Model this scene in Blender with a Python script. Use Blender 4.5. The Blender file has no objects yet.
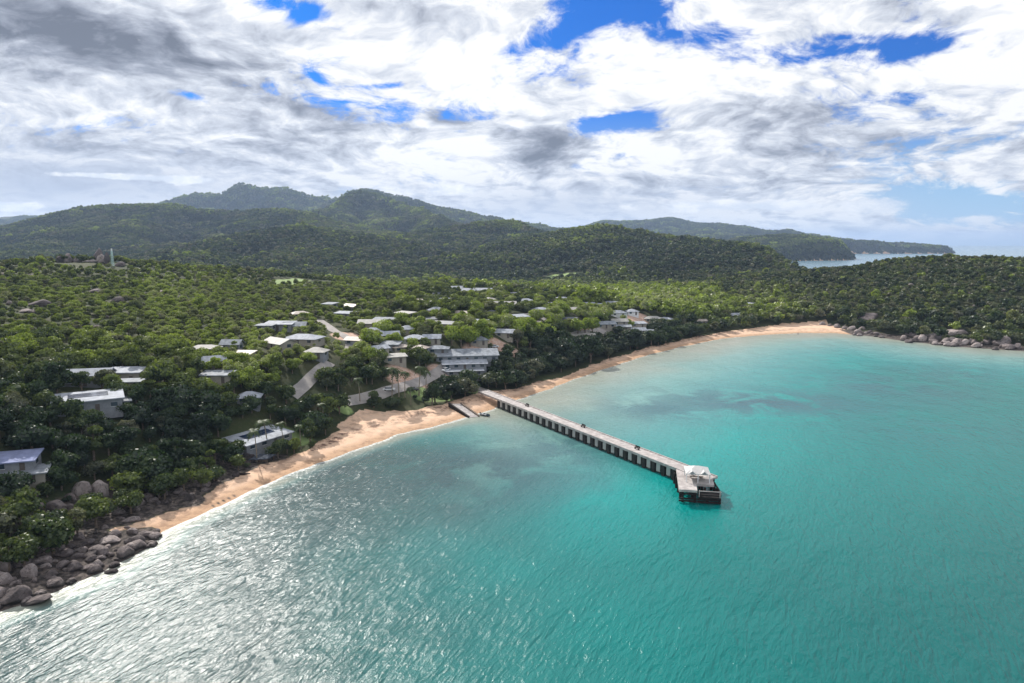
import bpy, bmesh, math, random
import numpy as np
from mathutils import Vector, Matrix
random.seed(7); rng = np.random.default_rng(11)
SC = bpy.context.scene; COL = SC.collection
# ---------------------------------------------------------------- camera
F, VH, CH = 683.0, 243.5, 60.0
PITCH = math.atan((341.5 - VH) / F)
cd = bpy.data.cameras.new('camera'); cam = bpy.data.objects.new('camera', cd); COL.objects.link(cam)
cd.sensor_width = 36; cd.lens = F / 1024 * 36; cd.clip_start = 0.5; cd.clip_end = 60000
cam.location = (0, 0, CH); cam.rotation_euler = (math.pi / 2 - PITCH, 0, 0); SC.camera = cam
# ---------------------------------------------------------------- sun, exposure
SUN_AZ, SUN_EL = math.radians(-28), math.radians(36)
sl = bpy.data.lights.new('sun', 'SUN'); sun = bpy.data.objects.new('sun', sl); COL.objects.link(sun)
sl.energy = 5.0; sl.angle = math.radians(0.6); sl.color = (1, .95, .88)
SD = Vector((math.sin(SUN_AZ) * math.cos(SUN_EL), math.cos(SUN_AZ) * math.cos(SUN_EL), math.sin(SUN_EL)))
sun.rotation_euler = (-SD).to_track_quat('-Z', 'Y').to_euler(); sun.location = (0, 0, 300)
vs = SC.view_settings; vs.view_transform = 'Standard'; vs.look = 'None'; vs.gamma = 1; vs.exposure = 0.15; vs.use_curve_mapping = False
SC.render.engine = 'CYCLES'; cy = SC.cycles
cy.max_bounces = 4; cy.diffuse_bounces = 2; cy.glossy_bounces = 2; cy.transmission_bounces = 2; cy.transparent_max_bounces = 6; cy.volume_bounces = 0
cy.sample_clamp_indirect = 4; cy.sample_clamp_direct = 9; cy.use_denoising = True; cy.caustics_reflective = False; cy.caustics_refractive = False

# ---------------------------------------------------------------- node helper
class G:
    def __init__(s, nt): s.nt = nt; s.n = nt.nodes; s.l = nt.links; s.n.clear()
    def node(s, t, **k):
        x = s.n.new(t)
        for a, b in k.items(): setattr(x, a, b)
        return x
    def put(s, sock, v):
        if isinstance(v, bpy.types.NodeSocket): s.l.new(v, sock)
        elif v is not None:
            try: sock.default_value = v
            except Exception: sock.default_value = (v[0], v[1], v[2], 1) if hasattr(v, '__len__') else (v, v, v)
    def m(s, op, a, b=None, c=None, clamp=False):
        x = s.node('ShaderNodeMath', operation=op, use_clamp=clamp)
        for i, v in enumerate((a, b, c)): s.put(x.inputs[i], v)
        return x.outputs[0]
    def v(s, op, a, b=None, out=0):
        x = s.node('ShaderNodeVectorMath', operation=op); s.put(x.inputs[0], a)
        if b is not None: s.put(x.inputs[3 if op == 'SCALE' else 1], b)
        return x.outputs[out]
    def comb(s, x, y, z):
        c = s.node('ShaderNodeCombineXYZ')
        for i, v in enumerate((x, y, z)): s.put(c.inputs[i], v)
        return c.outputs[0]
    def noise(s, vec, scale, detail=4, rough=.55, dist=0, dims='3D', w=None):
        x = s.node('ShaderNodeTexNoise', noise_dimensions=dims)
        s.put(x.inputs['Vector'], vec); s.put(x.inputs['Scale'], scale); s.put(x.inputs['Detail'], detail)
        s.put(x.inputs['Roughness'], rough); s.put(x.inputs['Distortion'], dist)
        return x.outputs[0]
    def step(s, x, a, b, ta=0, tb=1):
        r = s.node('ShaderNodeMapRange', interpolation_type='SMOOTHSTEP')
        for i, v in enumerate((x, a, b, ta, tb)): s.put(r.inputs[i], v)
        return r.outputs[0]
    def mix(s, f, a, b, blend='MIX'):
        x = s.node('ShaderNodeMix', data_type='RGBA', blend_type=blend)
        s.put(x.inputs[0], f); s.put(x.inputs[6], a); s.put(x.inputs[7], b)
        return x.outputs[2]
    def attr(s, name, typ='GEOMETRY'):
        x = s.node('ShaderNodeAttribute', attribute_name=name, attribute_type=typ); return x
    def ramp(s, f, stops):
        x = s.node('ShaderNodeValToRGB'); s.put(x.inputs[0], f); e = x.color_ramp.elements
        while len(e) < len(stops): e.new(.5)
        for i, (p, c) in enumerate(stops): e[i].position = p; e[i].color = (*c, 1)
        return x.outputs[0]

# ---------------------------------------------------------------- world: sky with a cloud deck
w = bpy.data.worlds.new('World'); SC.world = w; w.use_nodes = True
g = G(w.node_tree)
sky = g.node('ShaderNodeTexSky', sky_type='NISHITA', sun_disc=False, sun_elevation=SUN_EL, sun_rotation=SUN_AZ, air_density=1.0, dust_density=.4, ozone_density=4)
tc = g.node('ShaderNodeTexCoord').outputs['Generated']
sep = g.node('ShaderNodeSeparateXYZ'); g.put(sep.inputs[0], g.v('NORMALIZE', tc))
dx, dy, dz = sep.outputs
az = g.m('ARCTAN2', dx, dy); el = g.m('ARCSINE', dz)
def blob(u, v, su, sv, tilt=0):
    a0 = math.atan((u - 512) / F); e0 = math.atan((VH - v) / F * math.cos(a0))
    a = g.m('SUBTRACT', az, a0); e = g.m('SUBTRACT', el, e0)
    c, s = math.cos(math.radians(tilt)), math.sin(math.radians(tilt))
    p = g.m('ADD', g.m('MULTIPLY', a, c), g.m('MULTIPLY', e, s)); q = g.m('SUBTRACT', g.m('MULTIPLY', e, c), g.m('MULTIPLY', a, s))
    p = g.m('MULTIPLY', p, F / su); q = g.m('MULTIPLY', q, F / sv)
    r = g.m('ADD', g.m('MULTIPLY', p, p), g.m('MULTIPLY', q, q))
    return g.m('POWER', 2.718, g.m('MULTIPLY', r, -1))
def blobs(lst):
    acc = None
    for (u, v, su, sv, am, *t) in lst:
        b = g.m('MULTIPLY', blob(u, v, su, sv, t[0] if t else 0), am)
        acc = b if acc is None else g.m('ADD', acc, b)
    return acc
zz = g.m('ADD', g.m('MAXIMUM', dz, 0.0), .27)
pp = g.comb(g.m('DIVIDE', dx, zz), g.m('DIVIDE', dy, zz), 0)
pp = g.v('ADD', pp, (3.1, 7.7, 1.3))
wn = g.node('ShaderNodeTexNoise'); g.put(wn.inputs['Vector'], pp); wn.inputs['Scale'].default_value = 2.2; wn.inputs['Detail'].default_value = 3
warp = g.v('SCALE', g.v('SUBTRACT', wn.outputs[1], (.5, .5, .5)), .35)
pw = g.v('ADD', pp, warp)
def puffs(vec):   # rounded cells with creases between them
    a = g.m('ABSOLUTE', g.m('SUBTRACT', g.m('MULTIPLY', g.noise(vec, 4.6, 3, .55), 2), 1))
    return g.m('SUBTRACT', a, .16)
def dens(vec, det): return g.m('ADD', g.noise(vec, 1.7, det, .66), g.m('MULTIPLY', puffs(vec), .20))
n1 = dens(pw, 9)
sdir = (math.sin(SUN_AZ) * .10, math.cos(SUN_AZ) * .10 - .04, 0)
n2 = dens(g.v('ADD', pw, sdir), 9)
nbig = g.noise(pp, .9, 3, .5)
wisp = g.noise(pw, 8.5, 8, .7)
hole = blobs([(278, 16, 46, 13, -.42, -10), (325, 26, 20, 10, -.15), (610, 18, 62, 26, -.5), (560, 45, 40, 13, -.25, 15), (515, 62, 30, 10, -.26, 10), (800, 60, 75, 14, -.28, -4), (700, 45, 30, 14, -.22),
              (870, 50, 34, 10, -.16), (120, 48, 110, 45, .22), (160, 115, 90, 20, .14), (300, 125, 60, 20, .10), (440, 100, 60, 16, .12), (470, 60, 40, 20, .12), (920, 85, 60, 14, .15), (625, 128, 48, 13, -.4), (590, 130, 20, 9, -.2), (210, 106, 20, 5, -.3, -12), (382, 94, 30, 4, -.25, 3), (322, 84, 14, 4, -.25, -25), (980, 205, 85, 16, -.5, -6), (890, 60, 22, 8, -.2)])
cover = g.m('ADD', g.m('ADD', g.m('MULTIPLY', g.m('SUBTRACT', n1, .5), 1.7), .70), g.m('MULTIPLY', hole, 1.12))
cover = g.m('ADD', cover, g.m('MULTIPLY', g.m('SUBTRACT', wisp, .5), .6))
alpha = g.step(cover, .34, .60)
lit = g.m('SUBTRACT', n1, n2)
bright = g.m('ADD', g.m('MULTIPLY', lit, 3.4), .80)
bright = g.m('ADD', bright, g.m('MULTIPLY', g.m('SUBTRACT', .5, n1), .9))
bright = g.m('ADD', bright, g.m('MULTIPLY', g.m('SUBTRACT', nbig, .5), .9))
dark = blobs([(80, 45, 120, 38, -.62, -10), (230, 75, 120, 20, -.34, -8), (60, 140, 90, 16, -.22), (540, 152, 33, 18, -.9), (520, 165, 60, 10, -.2), (20, 105, 60, 14, -.25), (900, 148, 130, 9, -.4), (740, 185, 170, 12, -.38), (810, 120, 90, 12, -.2), (330, 145, 60, 16, -.16), (440, 124, 50, 12, -.25),
              (580, 85, 40, 12, -.2), (170, 160, 120, 10, -.2), (300, 60, 130, 30, .22), (640, 90, 130, 20, .3), (930, 70, 120, 35, .22), (420, 160, 100, 16, .2), (720, 210, 60, 9, .2), (150, 165, 90, 6, .3)])
bright = g.m('ADD', bright, dark, clamp=True)
ccol = g.ramp(bright, [(0, (.17, .19, .24)), (.35, (.36, .39, .47)), (.68, (.70, .74, .82)), (.95, (1.04, 1.04, 1.04))])
ccol = g.v('SCALE', ccol, 9.3)
skyc = g.v('MULTIPLY', sky.outputs[0], (.0, .36, .95))
low = g.step(dz, .02, .2)
lowc = g.v('SCALE', g.mix(g.step(az, .25, .6), (.50, .56, .68), (.36, .60, .84)), 9.6)
skyc = g.mix(low, lowc, skyc)
col = g.mix(alpha, skyc, ccol)
# rain veil near the horizon, more at the left and centre
veil = g.m('ADD', g.m('MULTIPLY', blob(30, 185, 210, 26), .85), g.m('MULTIPLY', blob(560, 208, 150, 22), .6), clamp=True)
col = g.mix(veil, col, g.v('SCALE', g.comb(.47, .53, .66), 9.5))
# small puffs standing on the horizon
n3 = g.noise(g.comb(g.m('MULTIPLY', az, 1.0), g.m('MULTIPLY', el, 2.0), 0), 14, 8, .62)
puff = blobs([(10, 207, 30, 5, .45), (110, 178, 45, 3, .36), (875, 205, 32, 12, .42), (700, 207, 70, 7, .4), (905, 229, 30, 5, .34), (975, 220, 34, 5, .34), (780, 208, 40, 6, .3), (190, 182, 50, 6, .36), (450, 192, 90, 9, .33)])
pa = g.step(g.m('ADD', n3, puff), .68, .86)
pc = g.v('SCALE', g.mix(g.step(n3, .4, .62), (.7, .76, .86), (1, 1, 1)), 10.0)
col = g.mix(g.m('MULTIPLY', pa, .92), col, pc)
col = g.mix(g.step(dz, -.002, .012), g.v('SCALE', g.mix(g.step(az, .25, .6), (.52, .58, .68), (.50, .68, .82)), 9.4), col)
bg = g.node('ShaderNodeBackground'); g.put(bg.inputs[0], col); bg.inputs[1].default_value = .1
g.l.new(bg.outputs[0], g.node('ShaderNodeOutputWorld').inputs[0])
w.cycles.sampling_method = 'MANUAL'; w.cycles.sample_map_resolution = 512

# ---------------------------------------------------------------- projection
cp, sp = math.cos(PITCH), math.sin(PITCH)
def ray(u, v):
    x = (u - 512) / F; q = -(v - 341.5) / F
    return x, cp + q * sp, -sp + q * cp
def P(u, v, z=0.0):
    x, y, zz_ = ray(u, v); t = (z - CH) / zz_
    return x * t, y * t
def proj(x, y, z):
    dz_ = z - CH; fy = y * cp - dz_ * sp; fz = y * sp + dz_ * cp
    fy = np.maximum(fy, 1e-3)
    return 512 + F * x / fy, 341.5 - F * fz / fy, fy

# ---------------------------------------------------------------- noise
def _h(ix, iy, s):
    n = (ix.astype(np.int64) * 374761393 + iy.astype(np.int64) * 668265263 + s * 1274126177) & 0x7fffffff
    n = ((n ^ (n >> 13)) * 1274126177) & 0x7fffffff
    return ((n ^ (n >> 16)) & 0xffff) / 65535.0
def vnoise(x, y, s=0):
    ix, iy = np.floor(x), np.floor(y); fx, fy = x - ix, y - iy
    fx = fx * fx * (3 - 2 * fx); fy = fy * fy * (3 - 2 * fy)
    a, b, c, d = _h(ix, iy, s), _h(ix + 1, iy, s), _h(ix, iy + 1, s), _h(ix + 1, iy + 1, s)
    return (a + (b - a) * fx) * (1 - fy) + (c + (d - c) * fx) * fy
def fbm(x, y, o=4, s=0):
    r = 0; a = .5; t = 0
    for i in range(o): r = r + a * vnoise(x, y, s + i); t += a; a *= .5; x = x * 2.03 + 17; y = y * 2.03 - 9
    return r / t
def sstep(x, a, b):
    t = np.clip((x - a) / (b - a), 0, 1); return t * t * (3 - 2 * t)

# ---------------------------------------------------------------- coast and land
coast_px = [(0,612),(60,590),(100,574),(150,546),(165,530),(200,514),(250,491),(300,470),(350,452),(400,434),(440,424),(470,416),(520,399),(560,385),(600,370),(640,357),(680,347),(720,339),(760,335),(800,333),(835,333),(870,336),(905,341),(940,345),(975,348),(1024,351)]
COAST = [P(u, v) for u, v in coast_px]
LAND = [(-420, -120), (-240, -20), (-150, 45), (-100, 88)] + COAST + [(345, 362), (430, 380), (560, 470), (640, 620), (600, 740), (450, 800), (425, 900), (450, 1040), (480, 1180), (500, 1400), (560, 1800), (680, 2170),
        P(790, 261.0), P(815, 260.6), P(850, 260.2), P(858, 259), (1300, 3200), (1350, 3900), (1600, 4060), (2050, 4110), (2550, 4120), (2740, 4230), (2620, 4500), (1900, 5600), (0, 8000), (-6500, 8000), (-8000, 3000), (-6000, -400)]
veg_px = [(-60,530),(0,520),(100,500),(112,520),(135,512),(160,505),(200,490),(235,468),(290,450),(330,430),(355,412),(420,405),(470,392),(485,388),(520,383),(560,371.5),(600,358),(640,346),(680,337),(720,330),(780,323),(825,322),(850,328),(870,333)]
VEG = [P(u, v, 3) for u, v in veg_px]
LANDA = np.array(LAND)
def seg_dist(x, y, pts, closed=False):
    best = np.full(x.shape, 1e18); n = len(pts)
    for i in range(n if closed else n - 1):
        ax, ay = pts[i]; bx, by = pts[(i + 1) % n]
        ex, ey = bx - ax, by - ay; L = ex * ex + ey * ey + 1e-9
        t = np.clip(((x - ax) * ex + (y - ay) * ey) / L, 0, 1)
        d = (x - ax - t * ex) ** 2 + (y - ay - t * ey) ** 2
        best = np.minimum(best, d)
    return np.sqrt(best)
def inside(x, y, pts):
    r = np.zeros(x.shape, bool); n = len(pts)
    for i in range(n):
        ax, ay = pts[i]; bx, by = pts[(i + 1) % n]
        c = ((ay > y) != (by > y)) & (x < (bx - ax) * (y - ay) / (by - ay + 1e-12) + ax)
        r ^= c
    return r
def coast_sd(x, y):
    d = seg_dist(x, y, LAND, True); wob = (fbm(x / 9, y / 9, 3, 5) - .5) * 3.0
    return np.where(inside(x, y, LAND), d, -d) + wob
BEACHP = COAST[4:22] + VEG[::-1][:-3]
def sandmask(x, y):
    d = seg_dist(x, y, BEACHP, True); w_ = (fbm(x / 6, y / 6, 3, 8) - .5) * 5
    near_coast = seg_dist(x, y, COAST[3:22])
    return np.where(inside(x, y, BEACHP) | (near_coast < 3), d, -d) + w_
# ridges: crest pixels with their distance (metres), side width factor, tree height left off
RIDGES = [
 ([(-260,258,400),(0,264,420),(45,258,440),(60,255.5,445),(106,255.5,455),(130,262,480),(200,281,540),(275,296,600)], 195, 1.6, 3),
 ([(60,262,1350),(130,264,1300),(220,260,1250),(300,260,1200),(360,264,1150),(430,268,1150),(500,266,1250)], 170, 1.5, 8),
 ([(-420,225,2000),(-200,232,2000),(0,226,2100),(39,210,2150),(78,204,2200),(112,199,2200),(156,195,2250),(172,194,2250),(200,199,2250),(240,200,2250),(258,197,2250),(284,199,2200),(302,209,2100),(322,226,1950),(350,240,1800)], 310, 1.2, 9),
 ([(-300,205,5200),(0,216,5200),(30,213,5200),(60,215,5200)], 1100, 1.3, 8),
 ([(120,215,4300),(178,195,4300),(195,188,4300),(212,186,4300),(228,182,4300),(238,182,4300),(262,188,4300),(290,187,4300),(318,186,4300),(345,190,4200),(362,187,4000),(400,196,4000),(430,200,4000),(455,203,4000),(465,204,4000),(482,213,3800),(520,225,3600)], 440, 1.15, 9),
 ([(300,214,2600),(330,200,2800),(352,192,3000),(378,184,3100),(395,190,3000),(415,202,2800),(440,212,2500)], 270, 1.15, 9),
 ([(222,262,1500),(262,235,1500),(285,223,1500),(302,217,1500),(320,221,1500),(340,232,1450),(370,247,1400),(395,262,1350)], 190, 1.3, 6),
 ([(385,230,1900),(420,224,1900),(450,220,1900),(480,216,1900),(512,215,1900),(530,222,1850),(560,230,1800),(590,240,1750)], 230, 1.25, 8),
 ([(545,236,1450),(575,226,1400),(600,221,1350),(612,220,1350),(632,223,1320),(662,232,1280),(677,234,1240),(700,238,1200),(738,242,1120),(762,252,1050),(784,264,980),(805,268,900),(832,274,820),(870,278,760)], 190, 1.4, 6),
 ([(765,290,740),(805,279,700),(850,265,660),(880,262,650),(905,256,650),(930,254,650),(966,253,650),(1000,254,640),(1024,257,640),(1150,262,620),(1400,285,620)], 150, 1.6, 6),
 ([(560,225,5600),(630,218,5500),(650,215,5500),(665,213.5,5500),(690,219,5400),(720,225,5300),(745,234,5100),(775,240,5000)], 700, 1.35, 6),
 ([(715,244,2900),(742,235,2750),(762,232,2700),(782,231,2700),(800,234,2700),(822,243,2650),(838,249,2600),(850,255,2550)], 260, 1.4, 6),
 ([(780,240,4400),(803,235,4400),(830,238,4400),(860,244,4350),(900,243,4300),(935,246,4250),(950,250,4200)], 420, 1.3, 5),
]
RR = []
for px, wd, po, th in RIDGES:
    pts = []
    for u, v, D in px:
        x, y, z = ray(u, v); pts.append((x * D / y, D, max(3, CH + z * D / y - th) + 5))
    RR.append((pts, wd, po))
def ridge_h(x, y):
    acc = np.zeros(x.shape)
    wx = (fbm(x / 260, y / 260, 3, 31) - .5); wr = fbm(x / 420, y / 420, 2, 131) * 7
    for k, (pts, wd, po) in enumerate(RR):
        hm = np.zeros(x.shape); cum = 0.0
        for i in range(len(pts) - 1):
            ax, ay, az_ = pts[i]; bx, by, bz = pts[i + 1]
            ex, ey = bx - ax, by - ay; L = ex * ex + ey * ey
            t = np.clip(((x - ax) * ex + (y - ay) * ey) / L, 0, 1)
            d = np.sqrt((x - ax - t * ex) ** 2 + (y - ay - t * ey) ** 2)
            hc = az_ + (bz - az_) * t
            spur = np.sin((cum + t * math.sqrt(L)) / (wd * .20) + wr + k); cum += math.sqrt(L)
            gl = np.clip(1 + (1.6 * wx + .62 * spur) * np.minimum(1, d / (.6 * wd)), .35, 2)        # gullies and spurs away from the crest
            hm = np.maximum(hm, hc * np.exp(-np.power(d / (wd * gl), po)))
        acc = acc + hm ** 8
    h = acc ** .125
    sc_ = np.clip(h / 300, 0, 1)
    rid = np.clip(np.abs(fbm(x / 380, y / 380, 2, 77) - .5) * 4, 0, 1)
    h = h * (1 - .16 * (1 - rid) * sstep(h, 20, 120)) 
    return h
def height(x, y, parts=False):
    x = np.asarray(x, float); y = np.asarray(y, float)
    sd = coast_sd(x, y)
    beach = np.where(sd < 0, sd * .07, np.minimum(sd * .10, 1.5 + np.maximum(sd - 15, 0) * .02))
    plain = np.minimum(beach, 3.2 + np.maximum(sd - 60, 0) * .006)
    rh = ridge_h(x, y) * sstep(sd, -2, 55)
    far_cape = ridge_h(x, y) if False else 0
    z = np.where(plain > 0, (np.maximum(plain, 0) ** 3 + np.maximum(rh - 5, 0) ** 3) ** (1 / 3), plain)
    # the cape across the far bay rises straight out of the sea
    z = np.where(sd > 8, z + (fbm(x / 14, y / 14, 3, 3) - .5) * 1.2 * sstep(sd, 8, 40), z)
    z = np.maximum(z, -5)
    return (z, sd) if parts else z
def raycast(u, v, off=0.0, dmax=7000):
    x, y, z = ray(u, v); t = np.geomspace(60, dmax, 2500)
    X, Y, Z = x * t, y * t, CH + z * t
    hz = height(X, Y) + off
    k = np.argmax(Z < hz)
    if Z[k] >= hz[k]: k = len(t) - 1
    return float(X[k]), float(Y[k]), float(hz[k] - off)

# ---------------------------------------------------------------- materials
def mat(name, build):
    m = bpy.data.materials.new(name); m.use_nodes = True; q = G(m.node_tree)
    out = q.node('ShaderNodeOutputMaterial'); q.l.new(build(q), out.inputs[0]); return m
def principled(q, col, rough=.7, spec=.3, normal=None, metal=0):
    b = q.node('ShaderNodeBsdfPrincipled'); q.put(b.inputs['Base Color'], col); q.put(b.inputs['Roughness'], rough)
    b.inputs['Specular IOR Level'].default_value = spec; b.inputs['Metallic'].default_value = metal
    if normal is not None: q.l.new(normal, b.inputs['Normal'])
    return b.outputs[0]
def bump(q, h, strength=1, dist=1, normal=None):
    b = q.node('ShaderNodeBump'); q.put(b.inputs['Height'], h); b.inputs['Strength'].default_value = strength; b.inputs['Distance'].default_value = dist
    if normal is not None: q.l.new(normal, b.inputs['Normal'])
    return b.outputs[0]
def objco(q): return q.node('ShaderNodeTexCoord').outputs['Object']
def simple(name, c, rough=.7, var=.25, scale=1.5, spec=.3, metal=0):
    def b(q):
        n = q.noise(objco(q), scale, 5, .6)
        c0 = tuple(x * (1 - var) for x in c); c1 = tuple(min(1, x * (1 + var)) for x in c)
        return principled(q, q.mix(q.step(n, .3, .7), c0, c1), rough, spec, metal=metal)
    return mat(name, b)
def leafmat(name, trans=.30):
    def b(q):
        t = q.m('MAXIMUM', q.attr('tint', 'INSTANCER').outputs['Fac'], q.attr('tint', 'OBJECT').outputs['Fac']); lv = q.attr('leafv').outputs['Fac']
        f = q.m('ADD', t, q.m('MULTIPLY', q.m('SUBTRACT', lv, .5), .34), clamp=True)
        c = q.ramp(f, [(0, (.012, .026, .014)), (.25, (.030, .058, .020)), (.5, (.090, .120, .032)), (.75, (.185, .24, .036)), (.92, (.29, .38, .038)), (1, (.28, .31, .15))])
        dr = q.m('MAXIMUM', q.attr('dry', 'INSTANCER').outputs['Fac'], q.attr('dry', 'OBJECT').outputs['Fac']); gc = q.mix(lv, (.085, .085, .055), (.24, .225, .16)); c = q.mix(q.m('MULTIPLY', dr, .75), c, gc)
        d = q.node('ShaderNodeBsdfDiffuse'); q.put(d.inputs[0], c)
        tr = q.node('ShaderNodeBsdfTranslucent'); q.put(tr.inputs[0], q.mix(.5, c, (1.5, 1.5, .4), 'MULTIPLY'))
        mx = q.node('ShaderNodeMixShader'); mx.inputs[0].default_value = trans; q.l.new(d.outputs[0], mx.inputs[1]); q.l.new(tr.outputs[0], mx.inputs[2])
        gl = q.node('ShaderNodeBsdfGlossy'); gl.inputs['Roughness'].default_value = .45; gl.inputs[0].default_value = (1, 1, 1, 1)
        m2 = q.node('ShaderNodeMixShader'); m2.inputs[0].default_value = .03; q.l.new(mx.outputs[0], m2.inputs[1]); q.l.new(gl.outputs[0], m2.inputs[2])
        return m2.outputs[0]
    return mat(name, b)
M = dict(darkpier=simple('shaded_pier', (.035, .032, .03), .85, .35, 1.2), pavroof=simple('faded_white_roof', (.55, .54, .53), .7, .1, 1, .1), leaf=leafmat('leaf'),
    bark=simple('bark', (.17, .13, .10), .9, .35, 3), palmbark=simple('palm_bark', (.26, .22, .17), .9, .3, 4),
    white=simple('white_paint', (.78, .79, .80), .5, .08, .8), cream=simple('cream_wall', (.36, .33, .28), .8, .12, .8), greywall=simple('grey_wall', (.25, .26, .28), .8, .15, .8),
    whiteroof=simple('white_metal_roof', (.34, .36, .40), .7, .25, .6, .08), greyroof=simple('grey_metal_roof', (.25, .27, .30), .7, .3, .6, .1), blueroof=simple('blue_grey_roof', (.24, .27, .42), .75, .18, .5, .06),
    darkroof=simple('dark_roof', (.09, .10, .12), .5, .25, .6, .5), rust=simple('weathered_roof', (.42, .36, .31), .6, .3, .5), paleroof=simple('pale_roof', (.36, .345, .32), .65, .2, .5),
    glass=simple('window_glass', (.04, .06, .08), .1, .2, .6, .8), solar=simple('solar_panel', (.02, .035, .08), .15, .3, 2, .8),
    wood=simple('weathered_wood', (.16, .12, .09), .85, .35, 1.5), door=simple('door_paint', (.12, .1, .09), .6, .2), dark=simple('dark_timber', (.022, .018, .017), .9, .3, 2),
    rubber=simple('rubber', (.02, .02, .02), .9, .2), carwhite=simple('car_white', (.75, .76, .77), .25, .03, 1, .6), cardark=simple('car_dark', (.03, .035, .045), .25, .1, 1, .6),
    mast=simple('mast_paint', (.55, .72, .70), .5, .1), hull=simple('hull_paint', (.05, .07, .09), .4, .2, 1), skin=simple('skin', (.35, .2, .14), .7, .1), cloth=simple('swim_shorts', (.05, .08, .25), .8, .1),
    slate=simple('dark_slate', (.07, .08, .10), .9, .3, 1.2, .05))
def concrete(q):
    o = objco(q); n = q.noise(o, .7, 7, .65); n2 = q.noise(o, 4, 5, .6)
    c = q.mix(q.step(n, .35, .7), (.33, .30, .29), (.54, .50, .48)); c = q.mix(q.m('MULTIPLY', q.step(n2, .5, .8), .35), c, (.25, .22, .21)); c = q.mix(q.m('MULTIPLY', q.step(q.noise(o, .25, 4, .7), .5, .7), .4), c, (.30, .27, .26))
    return principled(q, c, .85, .2, bump(q, n2, .3, .05))
M['concrete'] = mat('weathered_concrete', concrete)
def pilec(q):
    o = objco(q); s = q.node('ShaderNodeSeparateXYZ'); q.put(s.inputs[0], o); n = q.noise(o, 1.3, 5, .6)
    wet = q.step(q.m('ADD', s.outputs[2], q.m('MULTIPLY', n, .5)), .7, 1.1)
    return principled(q, q.mix(wet, (.035, .035, .03), q.mix(n, (.3, .28, .27), (.52, .49, .47))), .85, .2)
M['pier'] = mat('tide_stained_concrete', pilec)
def granite(q):
    o = objco(q); o = q.v('ADD', o, q.v('SCALE', q.node('ShaderNodeObjectInfo').outputs['Location'], 1.0)); n = q.noise(o, 1.3, 6, .6); n2 = q.noise(o, 3.6, 7, .68, .4); 
    rnd = q.attr('tint', 'OBJECT').outputs['Fac']
    c = q.ramp(q.m('ADD', q.m('MULTIPLY', n, .7), q.m('MULTIPLY', rnd, .55)), [(.3, (.045, .04, .04)), (.5, (.12, .10, .098)), (.66, (.24, .20, .19)), (.85, (.42, .36, .34))])
    c = q.mix(q.m('MULTIPLY', q.step(n2, .5, .66), .75), c, (.045, .042, .043))
    zs = q.node('ShaderNodeSeparateXYZ'); q.put(zs.inputs[0], q.node('ShaderNodeNewGeometry').outputs['Position']); c = q.mix(q.step(q.m('ADD', zs.outputs[2], q.m('MULTIPLY', n, .8)), .75, 1.25, .75, 0), c, (.03, .028, .027))
    return principled(q, c, .85, .2, bump(q, n2, 1.0, .5))
M['granite'] = mat('granite', granite)

def groundm(q):
    o = objco(q); sand = q.attr('sand').outputs['Fac']; kind = q.attr('bare').outputs['Fac']; fld = q.attr('field').outputs['Fac']; wet = q.attr('wet').outputs['Fac']
    n = q.noise(o, .12, 7, .62); n2 = q.noise(o, .9, 6, .65); n3 = q.noise(o, .02, 5, .6)
    far = q.mix(q.step(n3, .35, .65), (.016, .032, .012), (.045, .062, .02))
    soil = q.mix(q.step(n, .3, .7), far, (.06, .062, .028)); soil = q.mix(q.m('MULTIPLY', q.step(n2, .45, .75), .5), soil, (.10, .09, .05))
    fieldc = q.mix(n, (.17, .26, .08), (.28, .34, .15))
    barec = q.mix(q.step(n2, .35, .7), (.46, .28, .20), (.62, .48, .40))
    dry = q.mix(q.step(n2, .3, .75), (.64, .43, .29), (.80, .58, .43))
    sm = q.mix(q.step(n, .4, .62), dry, (.72, .49, .34))
    sm = q.mix(wet, sm, (.50, .32, .20))
    # strand line of dry weed along the upper beach
    sl_ = q.attr('strand').outputs['Fac']; sl_ = q.m('MULTIPLY', sl_, q.step(q.noise(o, .45, 6, .7), .44, .6))
    sm = q.mix(q.m('MULTIPLY', sl_, .75), sm, (.16, .095, .07))
    c = q.mix(q.step(kind, .35, .65), soil, barec); c = q.mix(q.step(fld, .35, .65), c, fieldc); c = q.mix(q.step(sand, .4, .6), c, sm)
    shg = q.attr('shingle').outputs['Fac']; c = q.mix(shg, c, q.mix(q.step(n2, .35, .7), (.03, .027, .025), (.16, .13, .115)))
    h = q.m('ADD', n2, q.m('MULTIPLY', q.noise(o, 3.5, 4, .6), .3))
    return principled(q, c, .92, .15, bump(q, h, .5, .35))
M['ground'] = mat('sand_and_soil', groundm)
def roadm(q):
    o = objco(q); n = q.noise(o, .3, 6, .6); n2 = q.noise(o, 3, 4, .6)
    return principled(q, q.mix(q.step(n, .3, .7), (.27, .25, .24), q.mix(n2, (.36, .33, .31), (.44, .40, .37))), .9, .15)
M['road'] = mat('pale_asphalt', roadm)
def lawnm(q):
    o = objco(q); n = q.noise(o, .4, 6, .6); return principled(q, q.mix(q.step(n, .3, .7), (.09, .17, .02), (.18, .27, .035)), .9, .1, bump(q, q.noise(o, 5, 4), .4, .1))
M['lawn'] = mat('lawn', lawnm)

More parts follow.
